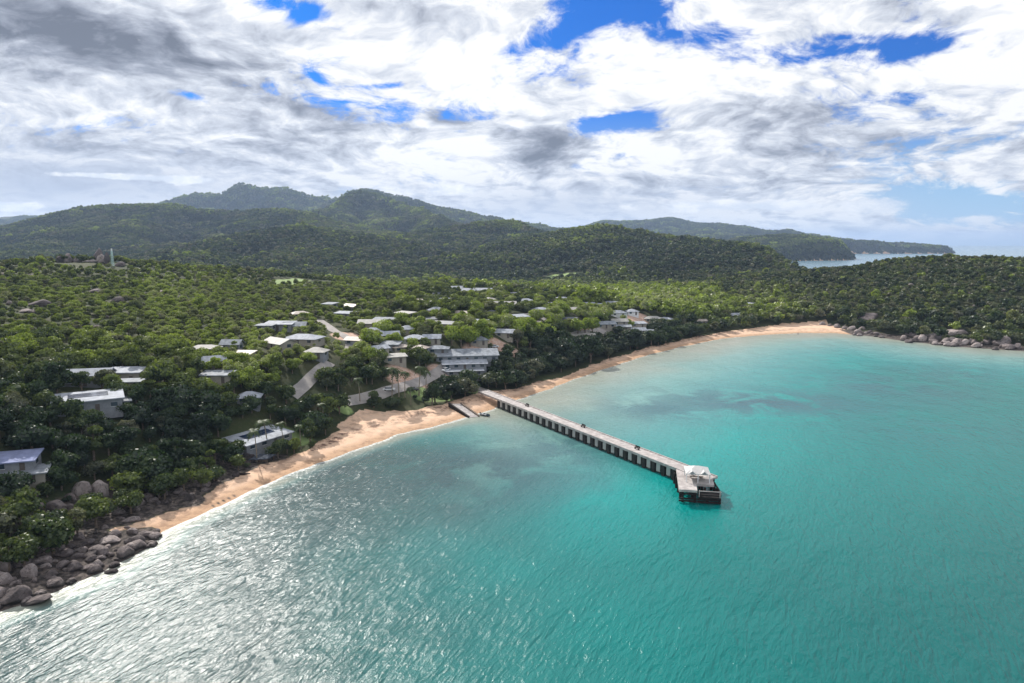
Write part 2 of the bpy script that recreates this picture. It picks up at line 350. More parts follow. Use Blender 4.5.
def seam(q):
    o = objco(q); dep = q.attr('depth').outputs['Fac']; weed = q.attr('weed').outputs['Fac']; foam = q.attr('foam').outputs['Fac']
    th = math.radians(27)
    vr = q.node('ShaderNodeVectorRotate', rotation_type='Z_AXIS'); q.put(vr.inputs['Vector'], o); vr.inputs['Angle'].default_value = th
    r = vr.outputs[0]
    st = q.v('MULTIPLY', r, (1, .24, 1)); st2 = q.v('MULTIPLY', r, (1, .34, 1))
    n0 = q.noise(q.v('MULTIPLY', r, (1, .5, 1)), .13, 3, .5)
    a = q.noise(st, .48, 3, .5, .5); b = q.noise(q.v('ADD', st2, (31, 7, 0)), 1.35, 3, .55, .4); c_ = q.noise(q.v('ADD', o, (7, 9, 0)), 3.6, 3, .6)
    a = q.m('SUBTRACT', 1, q.m('ABSOLUTE', q.m('MULTIPLY', q.m('SUBTRACT', a, .5), 2.6)))
    h = q.m('ADD', q.m('MULTIPLY', a, .20), q.m('MULTIPLY', b, .26)); h = q.m('ADD', h, q.m('MULTIPLY', c_, .06)); h = q.m('ADD', h, q.m('MULTIPLY', n0, .8))
    gust = q.noise(o, .012, 4, .6)
    col = q.ramp(dep, [(0, (.34, .36, .30)), (.1, (.20, .36, .33)), (.28, (.08, .30, .29)), (.48, (.0, .265, .245)), (.7, (.0, .185, .17)), (1, (.0, .105, .10))])
    patch = q.noise(o, .05, 6, .62, .5)
    wd = q.m('MULTIPLY', weed, q.step(patch, .36, .54))
    col = q.mix(q.m('MULTIPLY', wd, .92), col, (.035, .10, .13))
    col = q.mix(q.m('MULTIPLY', q.step(gust, .35, .7), .35), col, q.mix(.4, col, (0, .10, .11)))
    col = q.mix(q.attr('rocky').outputs['Fac'], col, (.04, .065, .068)); col = q.mix(q.attr('open').outputs['Fac'], col, (.15, .25, .31))  # far water paled: sky reflection painted into the base colour
    # foam where swash meets the sand
    fo = q.m('MULTIPLY', foam, q.step(q.noise(o, .8, 5, .65), .34, .5))
    col = q.mix(fo, col, (.80, .80, .78))
    bs = principled(q, col, q.mix(fo, (.2, .2, .2), (.6, .6, .6)), .36, bump(q, h, 1.0, 1.0))
    bs.node.inputs['IOR'].default_value = 1.333
    bs.node.inputs['Roughness'].default_value = .19
    return bs
M['sea'] = mat('sea_water', seam)

# ---------------------------------------------------------------- object helpers
def tag(o, label=None, cat=None, group=None, kind=None):
    if label: o['label'] = label
    if cat: o['category'] = cat
    if group: o['group'] = group
    if kind: o['kind'] = kind
    return o
def empty(name, loc, rz=0, **k):
    o = bpy.data.objects.new(name, None); COL.objects.link(o); o.location = loc; o.rotation_euler = (0, 0, rz); o.empty_display_size = .5
    return tag(o, **k)
def link(name, me, parent=None, loc=None, **k):
    o = bpy.data.objects.new(name, me); COL.objects.link(o)
    if parent is not None: o.parent = parent
    if loc is not None: o.location = loc
    return tag(o, **k)
def npmesh(name, V, Fc, m, smooth=False):
    V = np.asarray(V, np.float32); Fc = np.asarray(Fc, np.int32); me = bpy.data.meshes.new(name); k = Fc.shape[1]
    me.vertices.add(len(V)); me.vertices.foreach_set('co', V.ravel()); me.loops.add(Fc.size); me.loops.foreach_set('vertex_index', Fc.ravel())
    me.polygons.add(len(Fc)); me.polygons.foreach_set('loop_start', np.arange(len(Fc), dtype=np.int32) * k); me.polygons.foreach_set('loop_total', np.full(len(Fc), k, np.int32))
    me.polygons.foreach_set('use_smooth', np.full(len(Fc), smooth)); me.update(calc_edges=True); me.materials.append(m); return me
def fattr(me, name, arr, dom='POINT'):
    a = me.attributes.new(name, 'FLOAT', dom); a.data.foreach_set('value', np.asarray(arr, np.float32).ravel())
class MB:
    def __init__(s): s.V = []; s.F = []
    def box(s, c, d, rz=0, taper=1.0, shift=(0, 0)):
        i = len(s.V); cx, cy_, cz = c; a, b, h = d[0] / 2, d[1] / 2, d[2] / 2; C_, S_ = math.cos(rz), math.sin(rz)
        for z, k in ((-h, 1), (h, taper)):
            for x, y in ((-a, -b), (a, -b), (a, b), (-a, b)):
                x, y = x * k + (shift[0] if z > 0 else 0), y * k + (shift[1] if z > 0 else 0); s.V.append((cx + x * C_ - y * S_, cy_ + x * S_ + y * C_, cz + z))
        s.F += [(i, i + 3, i + 2, i + 1), (i + 4, i + 5, i + 6, i + 7)] + [(i + j, i + (j + 1) % 4, i + 4 + (j + 1) % 4, i + 4 + j) for j in range(4)]
    def prism(s, pts, z0, z1):
        i = len(s.V); n = len(pts); zt = z1 if hasattr(z1, '__len__') else [z1] * n; zb = z0 if hasattr(z0, '__len__') else [z0] * n
        s.V += [(x, y, zb[k]) for k, (x, y) in enumerate(pts)] + [(x, y, zt[k]) for k, (x, y) in enumerate(pts)]
        s.F += [tuple(range(i + n - 1, i - 1, -1)), tuple(range(i + n, i + 2 * n))] + [(i + j, i + (j + 1) % n, i + n + (j + 1) % n, i + n + j) for j in range(n)]
    def tube(s, pts, rad, n=7):
        i0 = len(s.V); pts = [Vector(p) for p in pts]
        for k, p in enumerate(pts):
            t = (pts[min(k + 1, len(pts) - 1)] - pts[max(k - 1, 0)]).normalized(); a = t.orthogonal().normalized(); b = t.cross(a)
            if abs(t.z) > .5: a = Vector((1, 0, 0)); a = (a - t * a.dot(t)).normalized(); b = t.cross(a)
            for j in range(n):
                q = 2 * math.pi * j / n; s.V.append(tuple(p + (a * math.cos(q) + b * math.sin(q)) * rad[k]))
        for k in range(len(pts) - 1):
            for j in range(n): s.F.append((i0 + k * n + j, i0 + k * n + (j + 1) % n, i0 + (k + 1) * n + (j + 1) % n, i0 + (k + 1) * n + j))
        s.F.append(tuple(range(i0 + n - 1, i0 - 1, -1))); e = i0 + (len(pts) - 1) * n; s.F.append(tuple(range(e, e + n)))
    def poly(s, pts): i = len(s.V); s.V += [tuple(p) for p in pts]; s.F.append(tuple(range(i, i + len(pts))))
    def build(s, name, m, parent=None, **k):
        me = bpy.data.meshes.new(name); me.from_pydata(s.V, [], s.F); me.materials.append(m); me.update()
        return link(name, me, parent, **k)

# ---------------------------------------------------------------- ground and sea sheets
def fan(rs, angs):
    R, A = np.meshgrid(rs, angs, indexing='ij'); X = R * np.sin(A); Y = R * np.cos(A); nr, na = R.shape
    i = np.arange(nr - 1)[:, None] * na + np.arange(na)[None, :]; j = np.arange(nr - 1)[:, None] * na + (np.arange(na)[None, :] + 1) % na
    Fc = np.stack([i, j, j + na, i + na], -1).reshape(-1, 4)
    return X.ravel(), Y.ravel(), Fc
dense = np.radians(np.linspace(-52, 52, 521)); rest = np.radians(np.linspace(52, 308, 100)[1:-1]); ANG = np.concatenate([dense, rest])
rs = np.concatenate([np.geomspace(20, 95, 25)[:-1], np.geomspace(95, 9000, 640)])
X, Y, Fc = fan(rs, ANG)
Z, SDv = height(X, Y, True)
# clearings in the plain (pixel centre, world radii)
FIELDS = [(292, 281.5, 11, 22), (320, 284, 8, 16), (566, 277, 30, 40), (428, 396, 9, 5), (477, 391.5, 4, 4), (336, 404, 5, 3), (292, 441, 6, 6), (690, 315, 8, 6)]
BARES = [(500, 346.5, 13, 4.5), (476, 350, 6, 7), (440, 372, 5, 5), (462, 381, 4, 5), (346, 336, 6, 8), (470, 297, 9, 20), (640, 320, 9, 14), (590, 331, 10, 8), (770, 310, 10, 8), (405, 378, 8, 8), (425, 316, 6, 8)]
def cl(lst):
    out = []
    for u, v, a, b in lst:
        x, y, z = raycast(u, v); out.append((x, y, a, b))
    return out
FW, BW = cl(FIELDS), cl(BARES)
def emask(x, y, lst):
    m = np.zeros(x.shape)
    for cx, cy_, a, b in lst: m = np.maximum(m, 1.5 - np.sqrt(((x - cx) / a) ** 2 + ((y - cy_) / b) ** 2))
    return np.clip(m + (fbm(x / 5, y / 5, 3, 21) - .5) * .5, 0, 1)
sandv = sandmask(X, Y)
Sa = sstep(sandv, -1.2, 1.2); Sa = np.where(SDv < 1.0, np.maximum(Sa, ((Y < 600) & (X > -90)) * 1.0), Sa)
Sa = np.maximum(Sa, (SDv < -1) * 1.0); Sa = np.where((X < -71) & (Y < 131), 0, Sa)
key = Z > -3.9
keepF = key[Fc].any(axis=1)
# beach sheet and ground sheet share one material; the split only separates the two masks
sandF = (Sa[Fc].mean(axis=1) > .5) & (Y[Fc].mean(axis=1) < 620) & (X[Fc].mean(axis=1) > -140)
def submesh(name, m, fm):
    f = Fc[fm]; ids, inv = np.unique(f, return_inverse=True); inv = inv.reshape(f.shape)
    me = npmesh(name, np.stack([X[ids], Y[ids], Z[ids]], 1), inv[:, ::-1], m, True)
    fattr(me, 'sand', Sa[ids]); fattr(me, 'bare', emask(X[ids], Y[ids], BW)); fattr(me, 'field', emask(X[ids], Y[ids], FW))
    fattr(me, 'shingle', np.maximum(np.maximum((X[ids] < -70.5) * (Y[ids] < 134) * (SDv[ids] < 15), (X[ids] < -58) * (Y[ids] < 186) * (SDv[ids] < 26) * (Sa[ids] < .5)), (X[ids] > 226) * (SDv[ids] < 12) * (Y[ids] < 480)) * 1.0 * (Y[ids] < 600)); fattr(me, 'wet', sstep(-SDv[ids], -6.5, -1.5)); fattr(me, 'strand', np.exp(-((SDv[ids] - 11) / 3.5) ** 2) + .6 * np.exp(-((sandv[ids] - 2) / 2.5) ** 2)); return me
link('ground', submesh('ground', M['ground'], keepF & ~sandF), kind='structure')
link('beach', submesh('beach', M['ground'], keepF & sandF), kind='structure')
# sea
rs2 = np.concatenate([[.5, 8], np.geomspace(14, 90, 40)[:-1], np.geomspace(90, 900, 420), np.geomspace(930, 24000, 60)])
sx, sy, sf = fan(rs2, np.concatenate([np.radians(np.linspace(-52, 52, 361)), rest]))
ssd = coast_sd(sx, sy)
me = npmesh('sea', np.stack([sx, sy, np.zeros_like(sx)], 1), sf[:, ::-1], M['sea'], True)
dist = -ssd
front = seg_dist(sx, sy, LAND[3:32])
dep = sstep(front, 0, 135) * .72 + .28 * sstep(front, 70, 230)
dep = dep * .92 + .10 * (fbm(sx / 40, sy / 40, 4, 51) - .5)
dep = np.where(front < 12, dep * front / 12, dep)
dep = np.maximum(dep, .40 * sstep(front, 2, 12) * (1 - sstep(sx, -40, 20)) * (1 - sstep(sy, 200, 240))); dep = dep + .24 * (1 - sstep(sy, 80, 200)) * sstep(front, 15, 60)
far_open = sstep(np.hypot(sx, sy), 650, 1400)
dep = dep * (1 - far_open) + far_open * (.36 + .5 * sstep(np.hypot(sx, sy), 2200, 7000))
su = 512 + sx / np.maximum(sy + 20, 20) * 640 + (fbm(sx / 30, sy / 30, 3, 71) - .5) * 160
wdv = np.zeros_like(sx)
for (u, v, a, b, s) in [(760, 402, 120, 14, 1), (660, 408, 60, 12, .8), (880, 385, 80, 16, .7), (470, 470, 110, 30, .9), (340, 470, 110, 26, .6), (560, 445, 60, 22, .7), (960, 372, 80, 12, .6), (930, 430, 100, 14, .35), (200, 560, 80, 20, .3)]:
    cx, cy_ = P(u, v); x1, _ = P(u + a, v); _, y1 = P(u, v - b)
    wdv = np.maximum(wdv, s * np.exp(-(((sx - cx) / (x1 - cx)) ** 2 + ((sy - cy_) / (y1 - cy_)) ** 2)))
rk = 1 - sstep(su, 290, 680) ; rk = np.where(sy > 0, rk, 0) * (1 - sstep(sy, 200, 262)) + 0; rk = np.maximum(rk * .92, 0)  # water base greyed at the left so the sun glare reads silver
fattr(me, 'rocky', rk * sstep(front, 1, 8)); fattr(me, 'open', far_open)
fattr(me, 'depth', np.clip(dep, 0, 1)); fattr(me, 'weed', wdv)
fc = seg_dist(sx, sy, LAND[3:30])
fattr(me, 'foam', np.exp(-((dist - .2) / .75) ** 2) * .8 * (sy < 470) * (sx < 210) * (.12 + .88 * sstep(sy, 128, 150)) * (1 - .6 * sstep(sy, 230, 280)))
link('sea', me, kind='structure')

# ---------------------------------------------------------------- roads
def ribbon(name, px, wd, m, dz_=.06, **k):
    pts = [Vector(raycast(u, v)) for u, v in px]; out = []
    for a, b in zip(pts[:-1], pts[1:]):
        n = max(1, int((b - a).length / 3)); out += [a.lerp(b, i / n) for i in range(n)]
    out.append(pts[-1]); mb = MB(); rows = []
    for i, p in enumerate(out):
        t = (out[min(i + 1, len(out) - 1)] - out[max(i - 1, 0)]); t.z = 0; t.normalize(); s = Vector((t.y, -t.x, 0)); row = []
        for q in (-.5, -.17, .17, .5):
            c = p + s * wd * q; row.append((c.x, c.y))
        rows.append(row)
    A = np.array(rows); hz = height(A[..., 0], A[..., 1]); hz = hz + dz_ + .12
    V = np.concatenate([A, hz[..., None]], -1).reshape(-1, 3); n = len(rows)
    f = [(i * 4 + j, i * 4 + j + 1, i * 4 + 5 + j, i * 4 + 4 + j) for i in range(n - 1) for j in range(3)]
    me = npmesh(name, V, f, m); link(name, me, kind='structure'); return [(x, y) for x, y, _ in [tuple(q) for q in out]]
ROADS = []
for px, wd in [([(318, 320), (334, 331), (352, 341), (350, 352)], 4.5), ([(292, 396), (303, 387), (316, 374), (330, 363)], 4), ([(345, 402), (380, 395), (415, 384), (440, 372), (452, 360)], 4.5),
               ([(455, 300), (473, 296), (482, 303)], 8), ([(515, 318), (530, 314), (548, 322), (556, 330)], 6), ([(566, 338), (590, 334), (615, 330)], 6), ([(486, 391), (470, 383), (452, 374)], 4)]:
    ROADS.append(ribbon('road', px, wd, M['road']))

# ---------------------------------------------------------------- jetty
jl0, jl1 = Vector((-8.6, 251.0)), Vector((41.7, 167.1)); jd = (jl1 - jl0).normalized(); jn = Vector((-jd.y, jd.x))  # jn points to the far side (+x)
if jn.x < 0: jn = -jn
JW, DZ = 4.6, 3.3; root = jl0
jet = empty('jetty', (root.x, root.y, 0), label='long concrete jetty running from the beach out over turquoise water', cat='jetty')
def J(s, t): p = jd * s + jn * t; return (p.x, p.y)
L = (jl1 - jl0).length; TL = L + 9.5
h0 = 3.3
mb = MB(); mb.prism([J(-9, 0), J(TL, 0), J(TL, JW), J(-9, JW)], 2.85, 3.3); mb.build('deck', M['concrete'], jet)
for t in (.17, JW - .17):
    mb = MB(); mb.prism([J(-9, t - .17), J(TL, t - .17), J(TL, t + .17), J(-9, t + .17)], 3.302, 3.52); mb.build('kerb', M['concrete'], jet)
nb = 25
for i in range(nb):
    s = 6 + i * (L - 4) / nb; mb = MB(); mb.prism([J(s, .10), J(s + 1.1, .10), J(s + 1.1, JW - .10), J(s, JW - .10)], -2, 2.852); mb.build('pier', M['darkpier'], jet)  # pier colour near black: shadow of the openings painted in
    pw_ = (L - 4) / nb; mb = MB(); mb.prism([J(s + 1.75, .25), J(s + pw_ - .65, .25), J(s + pw_ - .65, .5), J(s + 1.75, .5)], .35, 2.851); mb.build('fascia_panel', M['pier'], jet)
for t in (1.2, 3.4):
    mb = MB(); mb.prism([J(2, t - .2), J(TL, t - .2), J(TL, t + .2), J(2, t + .2)], 2.3, 2.853); mb.build('beam', M['dark'], jet)
hp = [(41.7, 167.1), (38.9, 152.6), (43.0, 151.9), (43.9, 156.3), (48.0, 155.6), (49.6, 163.6), (46.6, 168.6)]
rel = lambda pts: [(x - root.x, y - root.y) for x, y in pts]
mb = MB(); mb.prism(rel(hp), 2.75, 3.306); mb.build('head_deck', M['concrete'], jet)
mb = MB(); mb.prism(rel([(43.35, 151.6), (48.2, 150.8), (49.1, 155.1), (44.2, 156.0)]), 1.5, 1.8); mb.build('lower_landing', M['dark'], jet)
mb = MB()
for x, y in [(43.4, 151.7), (48.0, 150.9)]: mb.box((x - root.x, y - root.y, 2.6), (.14, .14, 1.6))
mb.prism(rel([(43.3, 151.55), (48.2, 150.7), (48.22, 150.85), (43.32, 151.7)]), 3.2, 3.34); mb.build('landing_rail', M['concrete'], jet)
random.seed(3)
for i in range(4):
    for j in range(5):
        x = 40.0 + i * 2.75 + j * .25; y = 153.4 - i * .5 + j * 3.1
        if i >= 2 and j == 0: pass
        mb = MB(); mb.tube([(x - root.x, y - root.y, -3), (x - root.x, y - root.y, 2.7 if not (i >= 2 and j == 0) else 1.5)], [.32, .3], 8); mb.build('pile', M['dark'], jet)
for (a, b) in [((43.1, 152.1), (48.3, 151.2)), ((49.0, 155.3), (49.6, 163.4)), ((39.0, 153.0), (43.0, 152.2)), ((48.3, 151.4), (49.0, 155.2))]:
    for zc in (.5, 1.1, 2.2):
        mb = MB(); d = Vector(b) - Vector(a); c = (Vector(a) + Vector(b)) / 2; mb.box((c.x - root.x, c.y - root.y, zc), (d.length, .3, .35), math.atan2(d.y, d.x)); mb.build('fender_beam', M['dark'], jet)
# pavilion on the head
ph = math.atan2(-1, 5.5)
pav = empty('pavilion', (44.9, 159.6, 3.31), math.radians(-9), label='white hip-roofed pavilion with two small gables on the jetty head', cat='pavilion')
mb = MB(); a, b = 2.9, 2.9
V = [(-a, -b, 2.2), (a, -b, 2.2), (a, b, 2.2), (-a, b, 2.2), (-.5, 0, 3.4), (.5, 0, 3.4)]
mb.V = V + [(x, y, z - .15) for x, y, z in V[:4]]; mb.F = [(0, 1, 5, 4), (1, 2, 5), (2, 3, 4, 5), (3, 0, 4), (6, 9, 8, 7), (0, 6, 7, 1), (1, 7, 8, 2), (2, 8, 9, 3), (3, 9, 6, 0)]
mb.build('roof', M['pavroof'], pav)
for sx_ in (-1.4, 1.4):
    mb = MB(); x0, x1 = sx_ - .85, sx_ + .85
    mb.V = [(x0, -b - .15, 2.25), (x1, -b - .15, 2.25), (sx_, -b - .15, 2.95), (x0, -b + 1.0, 2.3), (x1, -b + 1.0, 2.3), (sx_, -b + 1.6, 2.95)]; mb.F = [(0, 1, 2), (1, 4, 5, 2), (0, 2, 5, 3), (0, 3, 4, 1)]
    gb = mb.build('gable', M['pavroof'], pav)
    mb = MB(); mb.V = [(x0 + .4, -b - .16, 2.32), (x1 - .4, -b - .16, 2.32), (sx_, -b - .16, 2.85), (x0 + .4, -b - .2, 2.32), (x1 - .4, -b - .2, 2.32), (sx_, -b - .2, 2.85)]; mb.F = [(0, 1, 2), (3, 5, 4), (0, 3, 4, 1), (1, 4, 5, 2), (2, 5, 3, 0)]; mb.build('vent', M['greywall'], gb)
for x in (-2.7, 0, 2.7):
    for y in (-2.5, 2.5): mb = MB(); mb.box((x, y, 1.07), (.18, .18, 2.14)); mb.build('post', M['white'], pav)
mb = MB(); mb.box((0, .6, .45), (3.2, .5, .08)); mb.box((-1.3, .6, .2), (.1, .4, .4)); mb.box((1.3, .6, .2), (.1, .4, .4)); mb.build('bench_seat', M['wood'], pav)
# benches along the deck
for (u, v, lb) in [(527, 406, 'dark wooden bench on the jetty, the one nearest the beach'), (583, 427, 'dark wooden bench at the middle of the jetty deck'), (637, 449, 'dark wooden bench on the jetty, the one nearest its pavilion')]:
    x, y = P(u, v, 3.4); an = math.atan2(jd.y, jd.x)
    bq = empty('bench', (x, y, 3.302), an, label=lb, cat='bench', group='benches along the jetty deck')
    mb = MB(); mb.box((0, 0, .45), (1.9, .5, .07)); mb.build('seat', M['dark'], bq)
    mb = MB(); mb.box((0, .26, .75), (1.9, .06, .45)); mb.build('backrest', M['dark'], bq)
    for x_ in (-.75, .75): mb = MB(); mb.box((x_, 0, .205), (.1, .45, .41)); mb.build('leg', M['dark'], bq)
# boat ramp
rp = empty('boat_ramp', (0, 0, 0), label='sloping concrete boat ramp with dark edge walls left of the jetty', cat='boat ramp')
A = [P(u, v, z) for u, v, z in [(449, 404, 2.2), (461, 404, 2.2), (479, 416.5, .1), (469, 417.5, .1)]]
mb = MB(); mb.prism(A, [1.2, 1.2, -.8, -.8], [2.35, 2.35, .15, .15]); mb.build('ramp_slab', M['concrete'], rp)
for (i, j) in ((0, 3), (1, 2)):
    a_, b_ = Vector(A[i]), Vector(A[j]); d = (b_ - a_).normalized(); n_ = Vector((-d.y, d.x)) * .3
    mb = MB(); mb.prism([tuple(a_ - n_), tuple(a_ + n_), tuple(b_ + n_), tuple(b_ - n_)], [.8, .8, -1, -1], [2.75, 2.75, .55, .55]); mb.build('edge_wall', M['dark' if i == 0 else 'wood'], rp)
# dinghy
x, y = P(485, 415, .3)
dg = empty('dinghy', (x, y, .12), math.radians(-35), label='small dark dinghy with white interior at the water edge beside the jetty', cat='boat')
mb = MB(); n = 9; ring = []
for k in range(n):
    t = k / (n - 1); wv = .85 * math.sin(math.pi * min(1, .25 + t * .62)) ** .8 * (1 if t < .85 else (1 - t) / .15 * .6 + .1); xx = -2 + 4.2 * t
    ring.append([(xx, -wv, .55 + .15 * t * t), (xx, -wv * .75, .1), (xx, 0, -.08 + .2 * t ** 4), (xx, wv * .75, .1), (xx, wv, .55 + .15 * t * t)])
for r_ in ring: mb.V += r_
for k in range(n - 1):
    for j in range(4): mb.F.append((k * 5 + j, k * 5 + j + 1, k * 5 + 6 + j, k * 5 + 5 + j))
mb.F.append((0, 1, 2, 3, 4)); hl = mb.build('hull', M['hull'], dg); md = hl.modifiers.new('thick', 'SOLIDIFY'); md.thickness = .05
mb = MB(); mb.prism([(-1.9, -.6), (.9, -.68), (1.6, 0), (.9, .68), (-1.9, .6)], .18, .24); mb.build('floor_panel', M['white'], dg)
for x_ in (-1.2, .1): mb = MB(); mb.box((x_, 0, .44), (.3, 1.35, .06)); mb.build('thwart', M['white'], dg)
mb = MB(); mb.box((-2.15, 0, .75), (.3, .3, .45)); mb.box((-2.2, 0, .1), (.12, .12, 1)); mb.build('outboard_motor', M['rubber'], dg)

# ---------------------------------------------------------------- houses
TARGETS = []   # (u, v, Y, ru, rv): kept in view, trees in front stay low
FOOT = []      # footprints
LANDMARKS = []
def house(u, v, Lx, Wy, rz, roof='gable', rm='whiteroof', wm='cream', hw=3.0, label='', name='house', solar=0, clear=1.0, lm=None, rh=1.5):
    x, y, z = raycast(u, v, hw + rh * .6)
    ar = math.radians(rz); z = float(height([x], [y])[0])
    h = empty(name, (x, y, z), ar, label=label, cat='house' if name in ('house', 'cottage') else 'building', group='houses among the trees')
    mb = MB(); mb.box((0, 0, (hw - 2) / 2), (Lx, Wy, hw + 2)); mb.build('wall', M[wm], h)
    ov = .6; a, b = Lx / 2 + ov, Wy / 2 + ov; mb = MB(); zb = hw + .003
    if roof == 'gable':
        for s in (-1, 1):
            V = [(-a, s * b, zb - .1), (a, s * b, zb - .1), (a, 0, zb + rh), (-a, 0, zb + rh)]; i = len(mb.V); mb.V += V + [(p, q_, r_ + .14) for p, q_, r_ in V]
            mb.F += [(i, i + 1, i + 2, i + 3), (i + 7, i + 6, i + 5, i + 4)] + [(i + j, i + 4 + j, i + 4 + (j + 1) % 4, i + (j + 1) % 4) for j in range(4)]
        for s in (-1, 1):
            mb2 = MB(); xx = s * Lx / 2; mb2.V += [(xx, -Wy / 2, hw - .01), (xx, Wy / 2, hw - .01), (xx, 0, hw + rh * .9)]; k = len(mb2.V); mb2.F.append((k - 3, k - 2, k - 1)); mb2.build('gable_end', M[wm], h)
    elif roof == 'hip':
        e = max(.5, a - b); mb.V = [(-a, -b, zb), (a, -b, zb), (a, b, zb), (-a, b, zb), (-e, 0, zb + rh), (e, 0, zb + rh), (-a, -b, zb - .15), (a, -b, zb - .15), (a, b, zb - .15), (-a, b, zb - .15)]
        mb.F = [(0, 1, 5, 4), (1, 2, 5), (2, 3, 4, 5), (3, 0, 4), (6, 9, 8, 7), (0, 6, 7, 1), (1, 7, 8, 2), (2, 8, 9, 3), (3, 9, 6, 0)]
    else:
        t = rh * .5 if roof == 'skillion' else .15
        mb.V = [(-a, -b, zb), (a, -b, zb), (a, b, zb + t), (-a, b, zb + t), (-a, -b, zb + .25), (a, -b, zb + .25), (a, b, zb + t + .25), (-a, b, zb + t + .25)]
        mb.F = [(3, 2, 1, 0), (4, 5, 6, 7), (0, 1, 5, 4), (1, 2, 6, 5), (2, 3, 7, 6), (3, 0, 4, 7)]
    mb.build('roof', M[rm], h)
    nw = max(2, int(Lx / 3.5))
    for k in range(nw):
        xx = -Lx / 2 + (k + .5) * Lx / nw
        if k == nw // 2: mb = MB(); mb.box((xx, -Wy / 2 - .03, 1.05), (1.0, .06, 2.1)); mb.build('door', M['door'], h)
        else:
            mb = MB(); mb.box((xx, -Wy / 2 - .02, 1.6), (1.5, .06, 1.1)); wo = mb.build('window', M['glass'], h)
            if y < 260: mb = MB(); mb.box((xx, -Wy / 2 - .05, 1.0), (1.7, .12, .08)); mb.build('sill', M['white'], wo)
    for s in (-1, 1): mb = MB(); mb.box((s * (Lx / 2 + .02), 0, 1.6), (.06, 1.6, 1.1)); mb.build('window', M['glass'], h)
    if solar and roof != 'gable' or solar == 2:
        mb = MB(); t = (rh * .5 if roof == 'skillion' else .15); sl__ = t / (2 * b)
        yc = b * .1; zc = zb + .25 + t * .55
        for k in range(2): mb.poly([(-Lx * .3, yc - 1.6 + k * 2, zc - 1.6 * sl__ + k * 2 * sl__ + .08), (Lx * .3, yc - 1.6 + k * 2, zc - 1.6 * sl__ + k * 2 * sl__ + .08), (Lx * .3, yc + .2 + k * 2, zc + .2 * sl__ + k * 2 * sl__ + .08), (-Lx * .3, yc + .2 + k * 2, zc + .2 * sl__ + k * 2 * sl__ + .08)])
        mb.build('solar_panel', M['solar'], h)
    uu, vv, d = proj(np.array(x), np.array(y), np.array(z + hw + rh * .5)); TARGETS.append((float(uu), float(vv), y, Lx * .42 * F / y * clear, (.7 * F / y) * clear)); FOOT.append((x, y, max(Lx, Wy) * .5))
    if lm: LANDMARKS.append((x, y, lm))
    return h
house(259, 434, 16, 9, 60, 'skillion', 'whiteroof', 'greywall', 2.2, 'white skillion-roofed beach house above the sand at the wood edge', solar=1, clear=1.4, lm='the white beach house', rh=1.6)
x_, y_, z_ = raycast(239, 441, 4)
house(240, 440.5, 7, 8, 60, 'skillion', 'greyroof', 'greywall', 2.2, 'lower grey roofed wing adjoining the white beach house on its wooded side', clear=1.2, rh=1.2)
house(88, 395, 15, 9, 32, 'skillion', 'whiteroof', 'greywall', 3.0, 'large hillside house with long white roof left of the shaded wood', solar=1, clear=1.3, lm='the long white hillside house')
house(118, 397, 5, 5, 32, 'flat', 'greyroof', 'greywall', 2.6, 'small flat grey annexe right beside the long white hillside house')
house(88, 371, 12, 6, 12, 'gable', 'whiteroof', 'greywall', 3, 'pale gable-roofed house upslope, directly behind the long white hillside house', clear=.9, lm='the pale gabled hillside house')
house(126, 369, 9, 5, 6, 'skillion', 'whiteroof', 'cream', 3, 'narrow white-roofed hillside house, higher of the two by the slope trees', clear=.9)
house(131, 378, 6, 4, 6, 'flat', 'greyroof', 'cream', 2.8, 'small grey-roofed hillside cabin just below a narrow white-roofed house', clear=.9)
house(15, 455, 8, 6, 20, 'skillion', 'blueroof', 'greywall', 2.3, 'house with blue-violet metal roof above the boulder shore', clear=1.4, lm='the blue-roofed house')
house(22, 470, 9, 4.5, 24, 'skillion', 'greyroof', 'cream', 1.9, 'house with weathered pale grey roof in front of the blue-roofed one', clear=1.4, rh=1)
